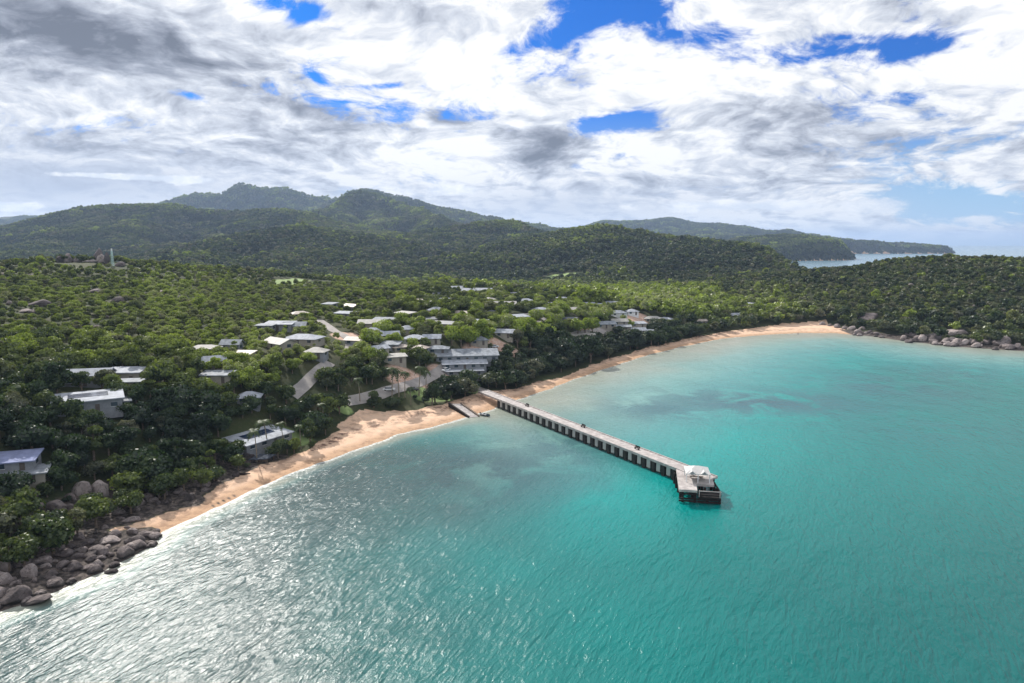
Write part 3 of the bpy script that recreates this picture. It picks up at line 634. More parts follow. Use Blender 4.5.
H = [ # u v L W rot roof rm wm label
 (266,323,8,7,10,'flat','greyroof','greywall','boxy grey-roofed house with dark walls, left end of a terrace row'),
 (280,322,14,7,4,'skillion','whiteroof','greywall','long white-roofed house in the middle of the terrace row'),
 (295,323.5,11,6,0,'gable','greyroof','cream','grey gable-roofed house at the right end of the terrace row'),
 (280,340,14,9,-30,'gable','paleroof','cream','pale gable house left of the large hip-roofed house by the bright green trees'),
 (303,335.5,17,11,-8,'hip','whiteroof','cream','large white hip-roofed house behind the bright green trees'),
 (316,349,9,7,0,'hip','paleroof','greywall','small pale-roofed house in front of the large white hip-roofed house'),
 (214,358,8,5,30,'gable','whiteroof','cream','small white gable house left of the bright green trees'),
 (218,372,11,5,8,'skillion','greyroof','cream','low grey-roofed house below the small white gable house, left of bright trees'),
 (249,394,8,6,20,'hip','whiteroof','greywall','white-roofed house half hidden under bright green trees behind the beach house'),
 (232,341.5,8,5,0,'gable','greyroof','greywall','grey gable house among dark trees left of the large hip-roofed house'),
 (370,321,12,8,0,'gable','paleroof','cream','pale gable-roofed house right of the curving pale street'),
 (373,329,10,7,10,'hip','whiteroof','cream','white hip-roofed house just below the one right of the curving street'),
 (386,318,14,6,0,'skillion','greyroof','cream','long grey skillion-roofed house upslope of the curving street'),
 (407,327,8,6,0,'hip','whiteroof','cream','small white hip-roofed house in the row left of the town trees'),
 (389,333,10,6,5,'gable','whiteroof','cream','white gable house between two hip-roofed ones near the town trees'),
 (391,342,9,6,0,'skillion','greyroof','greywall','grey-roofed house hidden in trees below the white gable house'),
 (394,355,11,5,8,'skillion','paleroof','cream','long pale-roofed shed among dark trees above the esplanade'),
 (415,336,12,9,-10,'hip','whiteroof','white','bright white hip-roofed house left of the tall lime-green trees'),
 (432,336,9,6,0,'gable','whiteroof','cream','white gable house next to the bright white hip-roofed house'),
 (436,308,10,7,0,'hip','greyroof','cream','grey hip-roofed house in mid town, left of the red earth lot'),
 (456,287,16,9,0,'gable','whiteroof','white','long white gable building at the far left of the upper town'),
 (466,289,14,9,0,'hip','whiteroof','white','white hip-roofed building right beside the long white gable one, upper town'),
 (483,289,16,9,0,'gable','whiteroof','cream','white-roofed hall at the right end of the upper town row'),
 (487,298,15,8,0,'skillion','paleroof','cream','pale skillion-roofed shop below the upper town row'),
 (503,302.5,18,8,0,'gable','paleroof','cream','wide pale gable building in the centre of the town'),
 (526,299.5,13,9,0,'hip','whiteroof','white','white hip-roofed house alone in dark trees, centre of the upper town'),
 (562,297.7,15,9,0,'hip','whiteroof','white','white hip-roofed house below the green sports field'),
 (518,315,12,8,15,'skillion','whiteroof','cream','white skillion-roofed house beside the pale town crossroads'),
 (505,331,11,7,0,'gable','whiteroof','cream','white gable house behind the red earth lot and lime trees'),
 (582,334,17,7,0,'skillion','paleroof','cream','long pale-roofed house behind the left end of the beach tree belt'),
 (605,322.5,14,8,5,'gable','greyroof','cream','grey gable-roofed apartment at the left of the resort cluster'),
 (618,311.5,13,9,0,'hip','greyroof','white','grey hip-roofed villa at the back of the resort cluster'),
 (632,310,9,8,0,'hip','whiteroof','white','small white hip-roofed villa, highest in the resort cluster'),
 (619,320,12,7,0,'gable','paleroof','cream','pale gable villa in the middle of the resort cluster'),
 (622,325.5,13,6,-5,'skillion','greyroof','cream','grey skillion-roofed villa, lower middle of the resort cluster'),
 (637,322,13,7,0,'skillion','whiteroof','cream','white skillion-roofed villa in the centre right of the resort cluster'),
 (653,317,14,8,0,'hip','paleroof','cream','pale hip-roofed villa at the right end of the resort cluster'),
 (636,329,14,7,8,'gable','whiteroof','white','white gable villa closest to the beach in the resort cluster'),
 (648,330.5,12,7,-10,'gable','greyroof','cream','grey gable villa beside the white one closest to the beach'),
 (750,303,15,8,10,'skillion','whiteroof','cream','lone white-roofed house on the slope near the far end of the beach'),
 (735,314,10,6,0,'gable','greyroof','cream','grey gable house in bushes behind the far end of the beach'),
 (478,338,10,6,0,'hip','greyroof','cream','grey hip-roofed house behind the tall lime trees by the red lot'),
]
for r_ in H:
    house(r_[0], r_[1], r_[2] * .8, r_[3] * .8, r_[4] + ((r_[0] * 7) % 31 - 15), r_[5], r_[6], r_[7], 2.4, r_[8], clear=.6)
CT = [(345,312),(352,305),(330,303),(300,312),(420,300),(428,318),(445,322),(405,312),(462,312),(478,320),(492,311),(540,308),(550,303),(575,308),(588,303),(535,322),(548,332),(570,318),(420,346),(438,347),(400,345),(356,338),(242,352),(205,346),(376,347),(666,318),(700,320),(600,304),(447,299),(437,293),(512,293),(612,302)]
COTT = []
for i_, (u, v) in enumerate(CT):
    r_ = random.Random(i_); rm = ['greyroof', 'rust', 'paleroof', 'whiteroof', 'darkroof'][r_.randrange(5)]
    COTT.append((house(u, v, r_.uniform(6, 9.5), r_.uniform(4.5, 6), r_.uniform(-40, 40), r_.choice(['gable', 'hip', 'skillion']), rm, r_.choice(['cream', 'greywall']), 2.3, 'cottage', 'cottage', clear=.65, rh=1.1), rm))
house(466, 351, 26, 15, 8, 'gable', 'greyroof', 'greywall', 2.8, 'large grey-roofed hall beside the car park behind the jetty', 'hall', clear=1.4, lm='the grey-roofed hall', rh=1.8)
house(464, 360, 18, 10, 8, 'gable', 'whiteroof', 'greywall', 2.4, 'white gable-roofed wing in front of the large grey hall', 'shop', clear=1.4, rh=1.5)
house(464, 369, 15, 7, 10, 'flat', 'whiteroof', 'greywall', 2.2, 'flat white-roofed pavilion nearest the jetty, in front of the hall', 'shop', clear=1.4, rh=1)
# low boat shelter / slab roof on the sand
x, y = P(262, 460, 1.5)
sh = empty('beach_shelter', (x, y, float(height([x], [y])[0])), math.radians(18), label='low dark flat-roofed shelter on the sand below the beach house', cat='shelter')
mb = MB(); mb.prism([(-3.4, -1.2), (1.6, -2.0), (3.6, .6), (-.6, 1.9)], [.9, .9, 1.25, 1.25], [1.15, 1.15, 1.5, 1.5]); mb.build('roof', M['slate'], sh)
for x_, y_ in ((-2.9, -1), (1.4, -1.6), (3.0, .5), (-.6, 1.5)): mb = MB(); mb.box((x_, y_, .3), (.15, .15, 1.3)); mb.build('post', M['wood'], sh)
mb = MB(); mb.box((-.2, .2, .3), (3.0, 1.6, .9), math.radians(-5)); mb.build('storage_box', M['wood'], sh)
TARGETS.append((262, 458, y, 12, 6))
# communication mast on the hilltop
y = 438.0; x = ray(112, 0)[0] * y / ray(112, 256)[1]; z = CH + ray(112, 262)[2] * y / ray(112, 262)[1]; z = float(height([x], [y])[0])
ms = empty('mast', (x, y, z), label='pale turquoise lattice mast standing beside the hilltop rocks', cat='mast')
mb = MB(); hh = max(7.0, CH + ray(112, 248.5)[2] * y / ray(112, 248.5)[1] - z - 1.4)
for s in ((-1, -1), (1, -1), (1, 1), (-1, 1)): mb.tube([(s[0] * .7, s[1] * .7, -1), (s[0] * .3, s[1] * .35, hh)], [.10, .08], 5)
mb.build('lattice_leg', M['mast'], ms); mb = MB()
for k in range(8):
    a = .7 - .4 * k / 8; b = .7 - .4 * (k + 1) / 8; z0, z1 = k * hh / 8, (k + 1) * hh / 8
    for (p, q_) in (((-a, -a, z0), (b, -b, z1)), ((a, -a, z0), (b, b, z1)), ((a, a, z0), (-b, b, z1)), ((-a, a, z0), (-b, -b, z1))): mb.tube([p, q_], [.07, .07], 4)
mb.build('bracing', M['mast'], ms)
mb = MB(); mb.tube([(0, 0, hh - .3), (0, 0, hh + .3), (0, 0, hh + 1.4)], [.45, .45, .4], 8); mb.build('antenna_drum', M['white'], ms)
TARGETS.append((112, 256, y, 6, 8))
# cars
def car(u, v, rz, m, label):
    x, y, z = raycast(u, v); c = empty('parked_car', (x, y, float(height([x], [y])[0]) + .08), rz, label=label, cat='car', group='cars parked behind the beach')
    mb = MB(); mb.box((0, 0, .62), (4.4, 1.75, .6)); o = mb.build('body', M[m], c); bv = o.modifiers.new('bevel', 'BEVEL'); bv.width = .14; bv.segments = 2
    mb = MB(); mb.box((-.2, 0, 1.15), (2.6, 1.6, .55), taper=.78); o = mb.build('cabin', M['glass'], c); mb = MB(); mb.box((-.2, 0, 1.45), (1.95, 1.22, .05)); mb.build('roof', M[m], c)
    for a in (-1.35, 1.35):
        for b in (-.8, .8): mb = MB(); mb.tube([(a, b - .1, .32), (a, b + .1, .32)], [.32, .32], 10); mb.build('wheel', M['rubber'], c)
    for b in (-.6, .6): mb = MB(); mb.box((2.2, b, .7), (.06, .3, .16)); mb.build('headlight', M['white'], c)
    TARGETS.append((u, v, y, 7, 4))
car(389, 391.5, math.radians(5), 'carwhite', 'white car parked among palms behind the beach lawn')
car(413, 391.5, math.radians(8), 'cardark', 'dark car parked under palms behind the beach lawn')
car(446, 372, math.radians(60), 'carwhite', 'white car parked on the pale street below the hall')
car(494, 348, math.radians(10), 'carwhite', 'white car standing on the red earth lot')

# person on the far beach
x, y = P(798, 334, 0.4)
def person(x, y, z, label):
    r = empty('person', (x, y, z), label=label, cat='person')
    sk = [(0, 0, .95), (0, 0, 1.2), (0, 0, 1.42), (0, 0, 1.54), (0, .0, 1.64), (-.1, 0, .9), (-.13, .02, .48), (-.14, -.03, .06), (-.14, .12, .03), (.1, 0, .9), (.14, .1, .5), (.15, .12, .06), (.15, .27, .03),
          (-.2, 0, 1.4), (-.27, -.02, 1.12), (-.28, .06, .86), (.2, 0, 1.4), (.27, -.06, 1.13), (.3, 0, .88), (0, .01, 1.74)]
    ed = [(0, 1), (1, 2), (2, 3), (3, 4), (4, 19), (0, 5), (5, 6), (6, 7), (7, 8), (0, 9), (9, 10), (10, 11), (11, 12), (2, 13), (13, 14), (14, 15), (2, 16), (16, 17), (17, 18)]
    rad = [.15, .14, .15, .06, .1, .1, .065, .045, .04, .1, .065, .045, .04, .06, .042, .03, .06, .042, .03, .085]
    me = bpy.data.meshes.new('person'); me.from_pydata(sk, ed, []); o = link('body', me, r); me.materials.append(M['skin']); o.modifiers.new('skin', 'SKIN')
    for i, a in enumerate(rad): me.skin_vertices[0].data[i].radius = (a, a)
    me.skin_vertices[0].data[0].use_root = True; o.modifiers.new('sub', 'SUBSURF').levels = 1
    mb = MB(); mb.tube([(0, 0, 1.02), (0, 0, .85)], [.185, .2], 10)
    for s in (-1, 1): mb.tube([(s * .1, 0, .9), (s * .13, .02, .6)], [.12, .11], 8)
    mb.build('shorts', M['cloth'], r)
    mb = MB(); mb.tube([(0, -.01, 1.7), (0, -.01, 1.78), (0, -.01, 1.83)], [.115, .1, .03], 10); mb.build('hair', M['dark'], r)
person(x, y, float(height([x], [y])[0]), 'person in dark shorts standing at the water edge of the far beach')

# ---------------------------------------------------------------- boulders
def rock_mesh(seed, cuts=7):
    bm = bmesh.new(); bmesh.ops.create_icosphere(bm, subdivisions=3, radius=1); r = random.Random(seed)
    pl = [(Vector((r.gauss(0, 1), r.gauss(0, 1), r.gauss(0, .8))).normalized(), r.uniform(.55, .85)) for _ in range(cuts + 5)]
    off = r.uniform(0, 50)
    V = np.array([v.co[:] for v in bm.verts]); nz = fbm(V[:, 0] * 1.3 + off, V[:, 1] * 1.3 + V[:, 2] * 1.7, 3, seed) - .5
    for v, k in zip(bm.verts, nz):
        for n, d in pl:
            e = v.co.dot(n)
            if e > d: v.co -= n * (e - d) * .97
        v.co *= 1 + k * .22
    bm.normal_update(); me = bpy.data.meshes.new('boulder'); bm.to_mesh(me); bm.free(); me.materials.append(M['granite'])
    me.polygons.foreach_set('use_smooth', [True] * len(me.polygons)); return me
ROCKM = [rock_mesh(s) for s in range(8)]
ROCKS = []
def boulder(u, v, wpx, hpx, tone=.5, label=None, lm=None, group=None, seed=None, tilt=0, z=None):
    """u, v = centre of the boulder in the picture; wpx x hpx = its size"""
    top = u < 125 and v < 266
    if top: y = 440.0 + (u % 7) * 2; x = ray(u, v)[0] * y / ray(u, v)[1]
    else: x, y, zg = raycast(u, v + hpx * .35)
    k = y / F * 1.02; a = wpx * k / 2; hz = hpx * k / 2; r = random.Random(int(u * 31 + v * 7)); 
    o = link('boulder', ROCKM[r.randrange(8)], None, (x, y + a * .3, float(height([x], [y])[0]) + hz * .35))
    if top:
        zc = CH + ray(u, v)[2] * y / ray(u, v)[1]; bot = min(zc - hz, float(height([x], [y])[0]) - 1); hz = (zc + hz - bot) / 2;  o.location.z = bot + hz
    o.scale = (a * 1.05, a * r.uniform(.7, .95), hz * 1.15); o.rotation_euler = (math.radians(r.uniform(-8, 8)), math.radians(-tilt + r.uniform(-6, 6)), r.uniform(-.5, .5)); o['tint'] = tone
    o['category'] = 'boulder'; ROCKS.append([o, x, y, a, label, group or 'shore boulders'])
    if label: o['label'] = label
    if lm: LANDMARKS.append((x, y, lm))
    return o
BIG = [ # bottom-left pile
 (27,538,40,15,.35,'broad dark domed boulder at the upper left of the shore pile',-3),(20,559,21,20,.5,'tall wedge-shaped grey boulder in the left of the shore pile',15),(4,562,18,24,.75,'pinkish rounded boulder at the left end of the pile, upper',0),(3,580,20,14,.8,'pinkish flat boulder at the left end of the pile, lower',0),
 (12,596,30,22,.25,'big dark rounded boulder at the waterline, left end of the pile',12),(32,603,40,8,.35,'long flat slab tilted into the water below the boulder pile',20),(28,571,20,18,.75,'pink-grey square boulder inside the left of the pile',-5),(54,583,22,12,.4,'rounded brown boulder at the waterline below the pile centre',0),
 (42,560,24,9,.7,'flat pinkish boulder in the upper middle of the pile',-6),(97,551,28,11,.4,'long brown boulder near the right of the pile top',0),(72,567,22,11,.35,'brown slanting boulder in the pile centre',18),(93,570,20,10,.45,'pale brown flat boulder above the waterline, right of centre',8),(124,552,21,14,.35,'dark grey block near the right end of the pile',10),
 (108,541,26,7,.8,'pale flat boulder at the top right of the pile',0),(134,541,24,9,.3,'dark low boulder where the pile meets the sand',-14),(145,535,18,7,.45,'low brown boulder at the right tip of the pile',0),(82,489,20,21,.75,'left half of the split pale granite block in the wood',0),(99,489,21,22,.8,'right half of the split pale granite block in the wood',8),
 (55,508,26,15,.5,'grey pointed boulder below the split granite block',-10),(40,517,14,8,.35,'small dark boulder left of the grey pointed one',0),(64,552,12,7,.5,None,0),(62,565,16,8,.45,None,20),(110,572,15,5,.3,'dark slab at the waterline, right part of pile',14),(55,541,20,7,.4,None,0),(48,553,15,6,.75,None,5),(78,556,14,7,.4,None,0),(86,543,20,6,.4,None,10),
 (136,502,18,11,.6,'pale boulder behind the small sand cove',10),(148,497,14,8,.5,'grey boulder at the wood edge behind the sand cove',0),(117,512,16,6,.7,'flat pale rock at the left end of the sand cove',0),(130,520,20,5,.75,'flat pink rock beside the sand cove',6),
 # cluster at the wood edge above the sand
 (190,475,28,13,.7,'large pale rounded boulder at the wood edge above the sand',-2),(195,458,22,15,.15,'very dark boulder behind the large pale rounded one',0),(201,483,22,9,.6,'flat grey boulder just below the large pale one',-8),(189,497,13,8,.15,'black boulder out on the sand',0),(179,491,15,6,.6,'flat pale boulder beside the black one',-5),(160,492,17,9,.4,'grey boulder at the left of the wood-edge cluster',0),(172,480,13,8,.4,None,0),(177,470,12,7,.5,None,0),(210,474,14,7,.4,None,0),
 (218,473,19,5,.3,'long low dark rock on the upper sand',-8),(153,500,12,6,.5,None,0),(168,501,9,5,.2,None,0),(236,475,8,6,.1,'dark stone at the left end of the driftwood on the sand',0),(248,457,15,9,.15,'dark boulder beside the low flat-roofed shelter',0),(267,450,12,6,.85,'pale greenish boulder below the white beach house',0),(205,490,12,4,.5,None,0),(160,484,10,5,.4,None,0),
 # right shore
 (957,332.5,24,7,.7,'big pale flat slab leaning above the far right shore rocks',6),(923,338.5,12,9,.75,'pale pointed boulder left of the big slab, far shore',0),(936,337,15,11,.3,'dark boulder between the pale ones on the far shore',0),(1002,341,20,13,.55,'largest grey-violet boulder at the right end of the far shore',0),(958,342,11,8,.7,'cream boulder under the big pale slab',0),(966,342,12,7,.8,None,0),(976,342,12,7,.6,None,0),
 (987,341,11,9,.5,None,0),(946,341,11,8,.5,None,0),(1010,347,16,6,.5,None,0),(1018,346,11,8,.6,None,0),(915,340,9,6,.4,None,0),(838,326,9,5,.5,'grey rock at the far end of the beach',0),(845,327.5,8,4,.6,None,0),(853,328,11,5,.75,'pale flat rock at the far end of the beach',0),(863,328.5,9,4,.5,None,0),(823,323.5,8,4,.7,'pale rock at the inner corner of the far beach',0),(830,325,6,3,.4,None,0),
 (870,317,24,9,.45,'wide grey rock face on the headland slope',0),
 # hilltop and slope
 (59,259,8,8,.15,'dark squarish rock at the left end of the hilltop outcrop',0),(67,258,9,8,.6,'pale rock beside the dark one on the hilltop',0),(76,260,12,5,.5,'low grey rock in the middle of the hilltop outcrop',0),(88,261,14,3,.8,'pale ledge along the hilltop outcrop',0),(97,253,9,9,.3,'tallest dark rock on the hilltop',10),(101,258,10,6,.75,'pale rounded rock under the tallest hilltop one',0),(106,257,7,8,.2,'dark rock between the tallest hilltop one and the mast',0),(119,264.5,13,5,.45,'grey rock to the right of the mast foot',0),
 (37,303,22,10,.25,'dark rocky outcrop on the upper left hillside',0),(26,311,18,5,.6,'pale ledge below the dark hillside outcrop',0),(117,300,18,8,.4,'grey rounded outcrop on the hillside below the summit',0),(94,291,15,5,.65,'pale flat outcrop on the hillside below the summit',0),(97,327,9,4,.5,'small grey outcrop low on the hillside',0),(8,303,10,5,.5,'small grey outcrop at the left edge of the hillside',0)]
for (u, v, wv, hv, tn, lb, ti) in BIG:
    boulder(u, v, wv, hv, tn, lb, tilt=ti)
    if v < 266: TARGETS.append((u, v + 2, 438, wv * .5 + 1, 4)); FOOT.append((ray(u, v)[0] * 442, 442, 3.5)); FOOT.append((ray(u, v)[0] * 436, 436, 3.0))
    elif v < 330 or (lb and 'split' in lb) or 'slab leaning' in (lb or ''): TARGETS.append((u, v, raycast(u, v + hv * .3)[1], wv * .5, hv * .45))
LANDMARKS += [(*raycast(88, 497)[:2], 'the split pale granite block'), (*raycast(190, 478)[:2], 'the large pale shore boulder')]
rr = random.Random(5)
wl = [(0, 612), (60, 590), (100, 574), (150, 546), (165, 530)]; up = [(0, 545), (60, 536), (100, 530), (150, 521), (166, 524)]
def lerp_line(L_, u):
    for (a, b), (c, d) in zip(L_, L_[1:]):
        if a <= u <= c: return b + (d - b) * (u - a) / (c - a)
    return L_[-1][1]
for i in range(80):
    u = rr.uniform(-8, 158); v = rr.uniform(lerp_line(up, max(0, u)), lerp_line(wl, max(0, u)) + 1); s = 4.5 + 12 * rr.random() ** 1.8
    boulder(u, v, s * 1.35, s * rr.uniform(.5, .75), rr.uniform(.2, .8), tilt=rr.uniform(-5, 20))
for i in range(32):   # scattered towards the wood and along its edge
    u = rr.uniform(95, 225); v = 505 - (u - 140) * .42 + rr.uniform(-16, 8) if u > 130 else rr.uniform(505, 530); s = rr.uniform(3, 9)
    boulder(u, v, s * 1.4, s * .7, rr.uniform(.15, .7), tilt=rr.uniform(-5, 12))
for i in range(15):
    u = rr.uniform(0, 95); v = rr.uniform(495, 540); s = rr.uniform(6, 14); boulder(u, v, s * 1.4, s * .8, rr.uniform(.3, .6))
for i in range(66):
    u = rr.uniform(855, 1060); base = lerp_line([(835, 333), (870, 336), (905, 341), (940, 345), (975, 348), (1024, 351), (1080, 356)], u); v = base - abs(rr.gauss(0, .45)) * (6 if u < 900 else 12); s = rr.uniform(3, 8.5) * (.7 if u < 900 else 1)
    boulder(u, v, s * 1.4, s * .8, rr.uniform(.2, .85))
for i in range(14):
    u, v = rr.uniform(-5, 215), rr.uniform(272, 350); s = rr.uniform(5, 11); boulder(u, v, s * 1.5, s * .55, rr.uniform(.4, .95))
for i in range(9):
    u, v = rr.uniform(860, 1030), rr.uniform(285, 330); s = rr.uniform(3, 7); boulder(u, v, s * 1.5, s * .6, rr.uniform(.4, .9))
LANDMARKS += [(*raycast(957, 336)[:2], 'the big pale slab'), (*P(120, 560), 'the black waterline slab')]
# driftwood log on the sand
x, y = P(241, 474.5, 1); dw = MB(); zz_ = float(height([x], [y])[0]); dw.tube([(-1.8, -.3, .2), (-.6, 0, .3), (.8, .1, .25), (2.2, .5, .2)], [.32, .38, .3, .12], 8); dw.tube([(.3, 0, .3), (1, .7, .5)], [.15, .05], 6)
dwo = dw.build('driftwood', M['dark'], None, label='dark driftwood log lying on the sand below the shelter', cat='driftwood'); dwo.location = (x, y, zz_)

# ---------------------------------------------------------------- foliage prototypes
def quads(C, N, S, r):
    n = len(C); N = N / (np.linalg.norm(N, axis=1, keepdims=True) + 1e-9); T = np.cross(N, r.normal(size=(n, 3))); T /= np.linalg.norm(T, axis=1, keepdims=True) + 1e-9; B = np.cross(N, T)
    S = S[:, None]; k = r.uniform(.55, 1, (n, 1))
    V = np.stack([C - T * S - B * S * k * .6, C + T * S * .3 - B * S * k, C + T * S + B * S * k * .4, C - T * S * .2 + B * S * k], 1).reshape(-1, 3)
    return V, np.arange(n * 4).reshape(n, 4)
def crown_geo(seed, lobes, n, leaf, R=3.4, hb=2.2, ht=6.6, flat=.62, spread=.62):
    r = np.random.default_rng(seed); Vs, Fs, Lv = [], [], []; off = 0; Cs = []
    cz = (hb + ht) / 2; hh = (ht - hb) / 2
    for i in range(lobes):
        a = r.uniform(0, 6.28); q = math.sqrt(r.uniform(0, 1)) * R * spread if i else 0; lr = R * r.uniform(.34, .55) * (1.15 if i == 0 else 1)
        Cs.append((q * math.cos(a), q * math.sin(a), cz + r.uniform(-.5, .75) * hh * (1 - .5 * q / R), lr, lr * r.uniform(flat, flat + .25)))
    tot = sum(c[3] ** 2 for c in Cs)
    for (x, y, z, lr, lz) in Cs:
        m = max(6, int(n * lr * lr / tot)); D = r.normal(size=(m, 3)); D /= np.linalg.norm(D, axis=1, keepdims=True); D[:, 2] = np.where((D[:, 2] < -.35) & (r.random(m) < .7), -D[:, 2], D[:, 2])
        rad = r.uniform(.8, 1.1, (m, 1)) * (1 + .18 * np.sin(D[:, :1] * 5 + seed) * np.cos(D[:, 1:2] * 6))
        C = D * rad * np.array([lr, lr, lz]) + np.array([x, y, z]); N = D * .8 + r.normal(size=(m, 3)) * .55
        V, f = quads(C, N, leaf * r.uniform(.6, 1.25, m), r); Vs.append(V); Fs.append(f + off); off += len(V)
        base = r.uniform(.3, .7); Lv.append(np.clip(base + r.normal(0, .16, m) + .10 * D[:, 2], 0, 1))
        # inner body that closes the crown, darkened to read as shade between leaves
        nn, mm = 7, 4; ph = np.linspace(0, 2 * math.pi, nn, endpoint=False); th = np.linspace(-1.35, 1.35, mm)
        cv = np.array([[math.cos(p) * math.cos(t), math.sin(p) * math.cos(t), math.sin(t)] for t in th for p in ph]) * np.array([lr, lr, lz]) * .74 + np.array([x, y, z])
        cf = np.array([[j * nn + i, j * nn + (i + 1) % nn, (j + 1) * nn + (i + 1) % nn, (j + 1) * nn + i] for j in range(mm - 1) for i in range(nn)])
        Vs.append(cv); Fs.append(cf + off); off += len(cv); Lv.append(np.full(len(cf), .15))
    return np.concatenate(Vs), np.concatenate(Fs), np.concatenate(Lv), Cs
def leafmesh(name, V, f, lv):
    me = npmesh(name, V, f, M['leaf']); fattr(me, 'leafv', lv, 'FACE'); return me
NEAR = []
for s in range(10):
    R = [3.4, 3.0, 3.8, 3.2, 3.6, 2.9, 3.5, 4.6, 2.3, 3.1][s]; ht = [6.4, 7.2, 5.8, 6.0, 6.8, 5.2, 7.6, 5.6, 8.8, 7.0][s]
    V, f, lv, Cs = crown_geo(100 + s, [8, 9, 10, 11, 8, 9, 10, 14, 9, 6][s], 1250, .28, R, .7 if s != 6 else 1.6, ht)
    tb = MB(); tb.tube([(0, 0, -1), (.1, .05, 1.2), (.05, .1, 2.6), (0, 0, 4)], [.3, .24, .18, .08], 6)
    for (x, y, z, lr, lz) in Cs[1:5]: tb.tube([(.08, .06, 1.6), (x * .5, y * .5, (z + 1.6) / 2 + .2), (x * .9, y * .9, z)], [.15, .1, .03], 5)
    tm = bpy.data.meshes.new('trunk'); tm.from_pydata(tb.V, [], tb.F); tm.materials.append(M['bark'])
    NEAR.append((leafmesh('crown', V, f, lv), tm, R, ht))
def solo(meshes):   # merge crown and trunk into one prototype for the mass
    out = []
    for cm, tm, R, ht in meshes:
        me = cm.copy(); out.append(me)
    return out
NEARP = solo(NEAR)
MID = []
for s in range(6):
    V, f, lv, _ = crown_geo(300 + s, 6 + s % 3, 260, .62, 3.5, 1.2, 6.4); MID.append(leafmesh('mid_crown', V, f, lv))
FARP = []
for s in range(5):
    r = np.random.default_rng(500 + s); VV, FF, LL = [], [], []; off = 0
    for i in range(12):
        gx, gy = i % 4 - 1.5, i // 4 - 1; x, y = gx * 5.6 + r.uniform(-2.6, 2.6), gy * 7 + r.uniform(-2.8, 2.8); sc_ = r.uniform(.75, 1.35)
        V, f, lv, _ = crown_geo(int(r.integers(1e6)), 3, 44, 1.25, 3.9, -.5, 6.2)
        V = V * sc_ + np.array([x, y, r.uniform(-.8, 1.2)]); VV.append(V); FF.append(f + off); off += len(V); LL.append(np.clip(lv + r.normal(0, .22), 0, 1))
    FARP.append(leafmesh('wood_patch', np.concatenate(VV), np.concatenate(FF), np.concatenate(LL)))
# palm
def palm_meshes(seed):
    r = random.Random(seed); H_ = r.uniform(7.5, 9.5); bend = r.uniform(-.9, .9)
    tb = MB(); pts = [(bend * (k / 6) ** 2, .3 * bend * (k / 6), H_ * k / 6 - (.6 if k == 0 else 0)) for k in range(7)]; tb.tube(pts, [.24, .17, .15, .14, .13, .13, .16], 7)
    tm = bpy.data.meshes.new('trunk'); tm.from_pydata(tb.V, [], tb.F); tm.materials.append(M['palmbark'])
    V, f, lv = [], [], []; tx, ty, tz = pts[-1]
    for k in range(18):
        a = k * 2.399 + r.uniform(-.2, .2); up_ = r.uniform(-.25, .95); Lf = r.uniform(2.3, 3.0); prev = None
        for j in range(9):
            t = j / 8; rr_ = Lf * t * (1 - .12 * t); z = up_ * 1.6 * t - 1.9 * t * t * (1.2 - up_ * .4); c = Vector((tx + math.cos(a) * rr_, ty + math.sin(a) * rr_, tz + z)); side = Vector((-math.sin(a), math.cos(a), -.35))
            wv = .52 * math.sin(math.pi * min(.98, .1 + t * .88)) + .04
            cur = (c - side * wv + Vector((0, 0, -.3 * wv)), c, c + Vector((-math.sin(a), math.cos(a), .35)) * wv * 1 + Vector((0, 0, -.6 * wv)))
            if prev:
                for q in range(2):
                    i = len(V); A0, A1, B0, B1 = prev[q], prev[q + 1], cur[q], cur[q + 1]
                    V += [tuple(A0), tuple(A1), tuple(A1.lerp(B1, .72)), tuple(A0.lerp(B0, .72))]; f.append((i, i + 1, i + 2, i + 3)); lv.append(r.uniform(.35, .7))
            prev = cur
    return leafmesh('crown', V, f, lv), tm
PALMS = [palm_meshes(s) for s in range(4)]
def place_palm(u, v, s, label, tint=.35):
    """u,v = base of the trunk"""
    x, y, z = raycast(u, v); r = random.Random(int(u * 7 + v)); cm, tm = PALMS[r.randrange(4)]
    p = empty('palm_tree', (x, y, z), r.uniform(0, 6.28), label=label, cat='palm tree', group='palms behind the beach'); p.scale = (s, s, s)
    c = link('crown', cm, p); c['tint'] = tint; link('trunk', tm, p); FOOT.append((x, y, 2.2))
    TARGETS.append((u, v - 6.5 * s * F / y, y, 9, 8))
for q in [(257, 462, .95, 'palm standing right in front of the white beach house roof'), (268, 452, 1.15, 'tall palm behind the front corner of the white beach house'), (284, 449, .8, 'short palm on the sand edge right of the beach house'), (301, 449, .75, 'small palm on the lawn edge, right of the short one by the beach house'),
          (392, 398, 1.15, 'tall palm at the left of the group behind the beach lawn'), (399, 399, 1.3, 'tallest palm behind the beach lawn, by the white car'), (405, 398, 1.0, 'shorter palm between two taller ones behind the beach lawn'), (419, 396, 1.15, 'palm directly beside the dark parked car'), (426, 395, .95, 'palm right of the dark parked car, near the big dark bush'),
          (360, 402, .9, 'palm at the wood end left of the beach lawn'), (411, 405, .8, 'low palm on the beach lawn in front of the parked cars'), (324, 425, .85, 'palm leaning over the widest part of the dry sand')]:
    place_palm(*q)

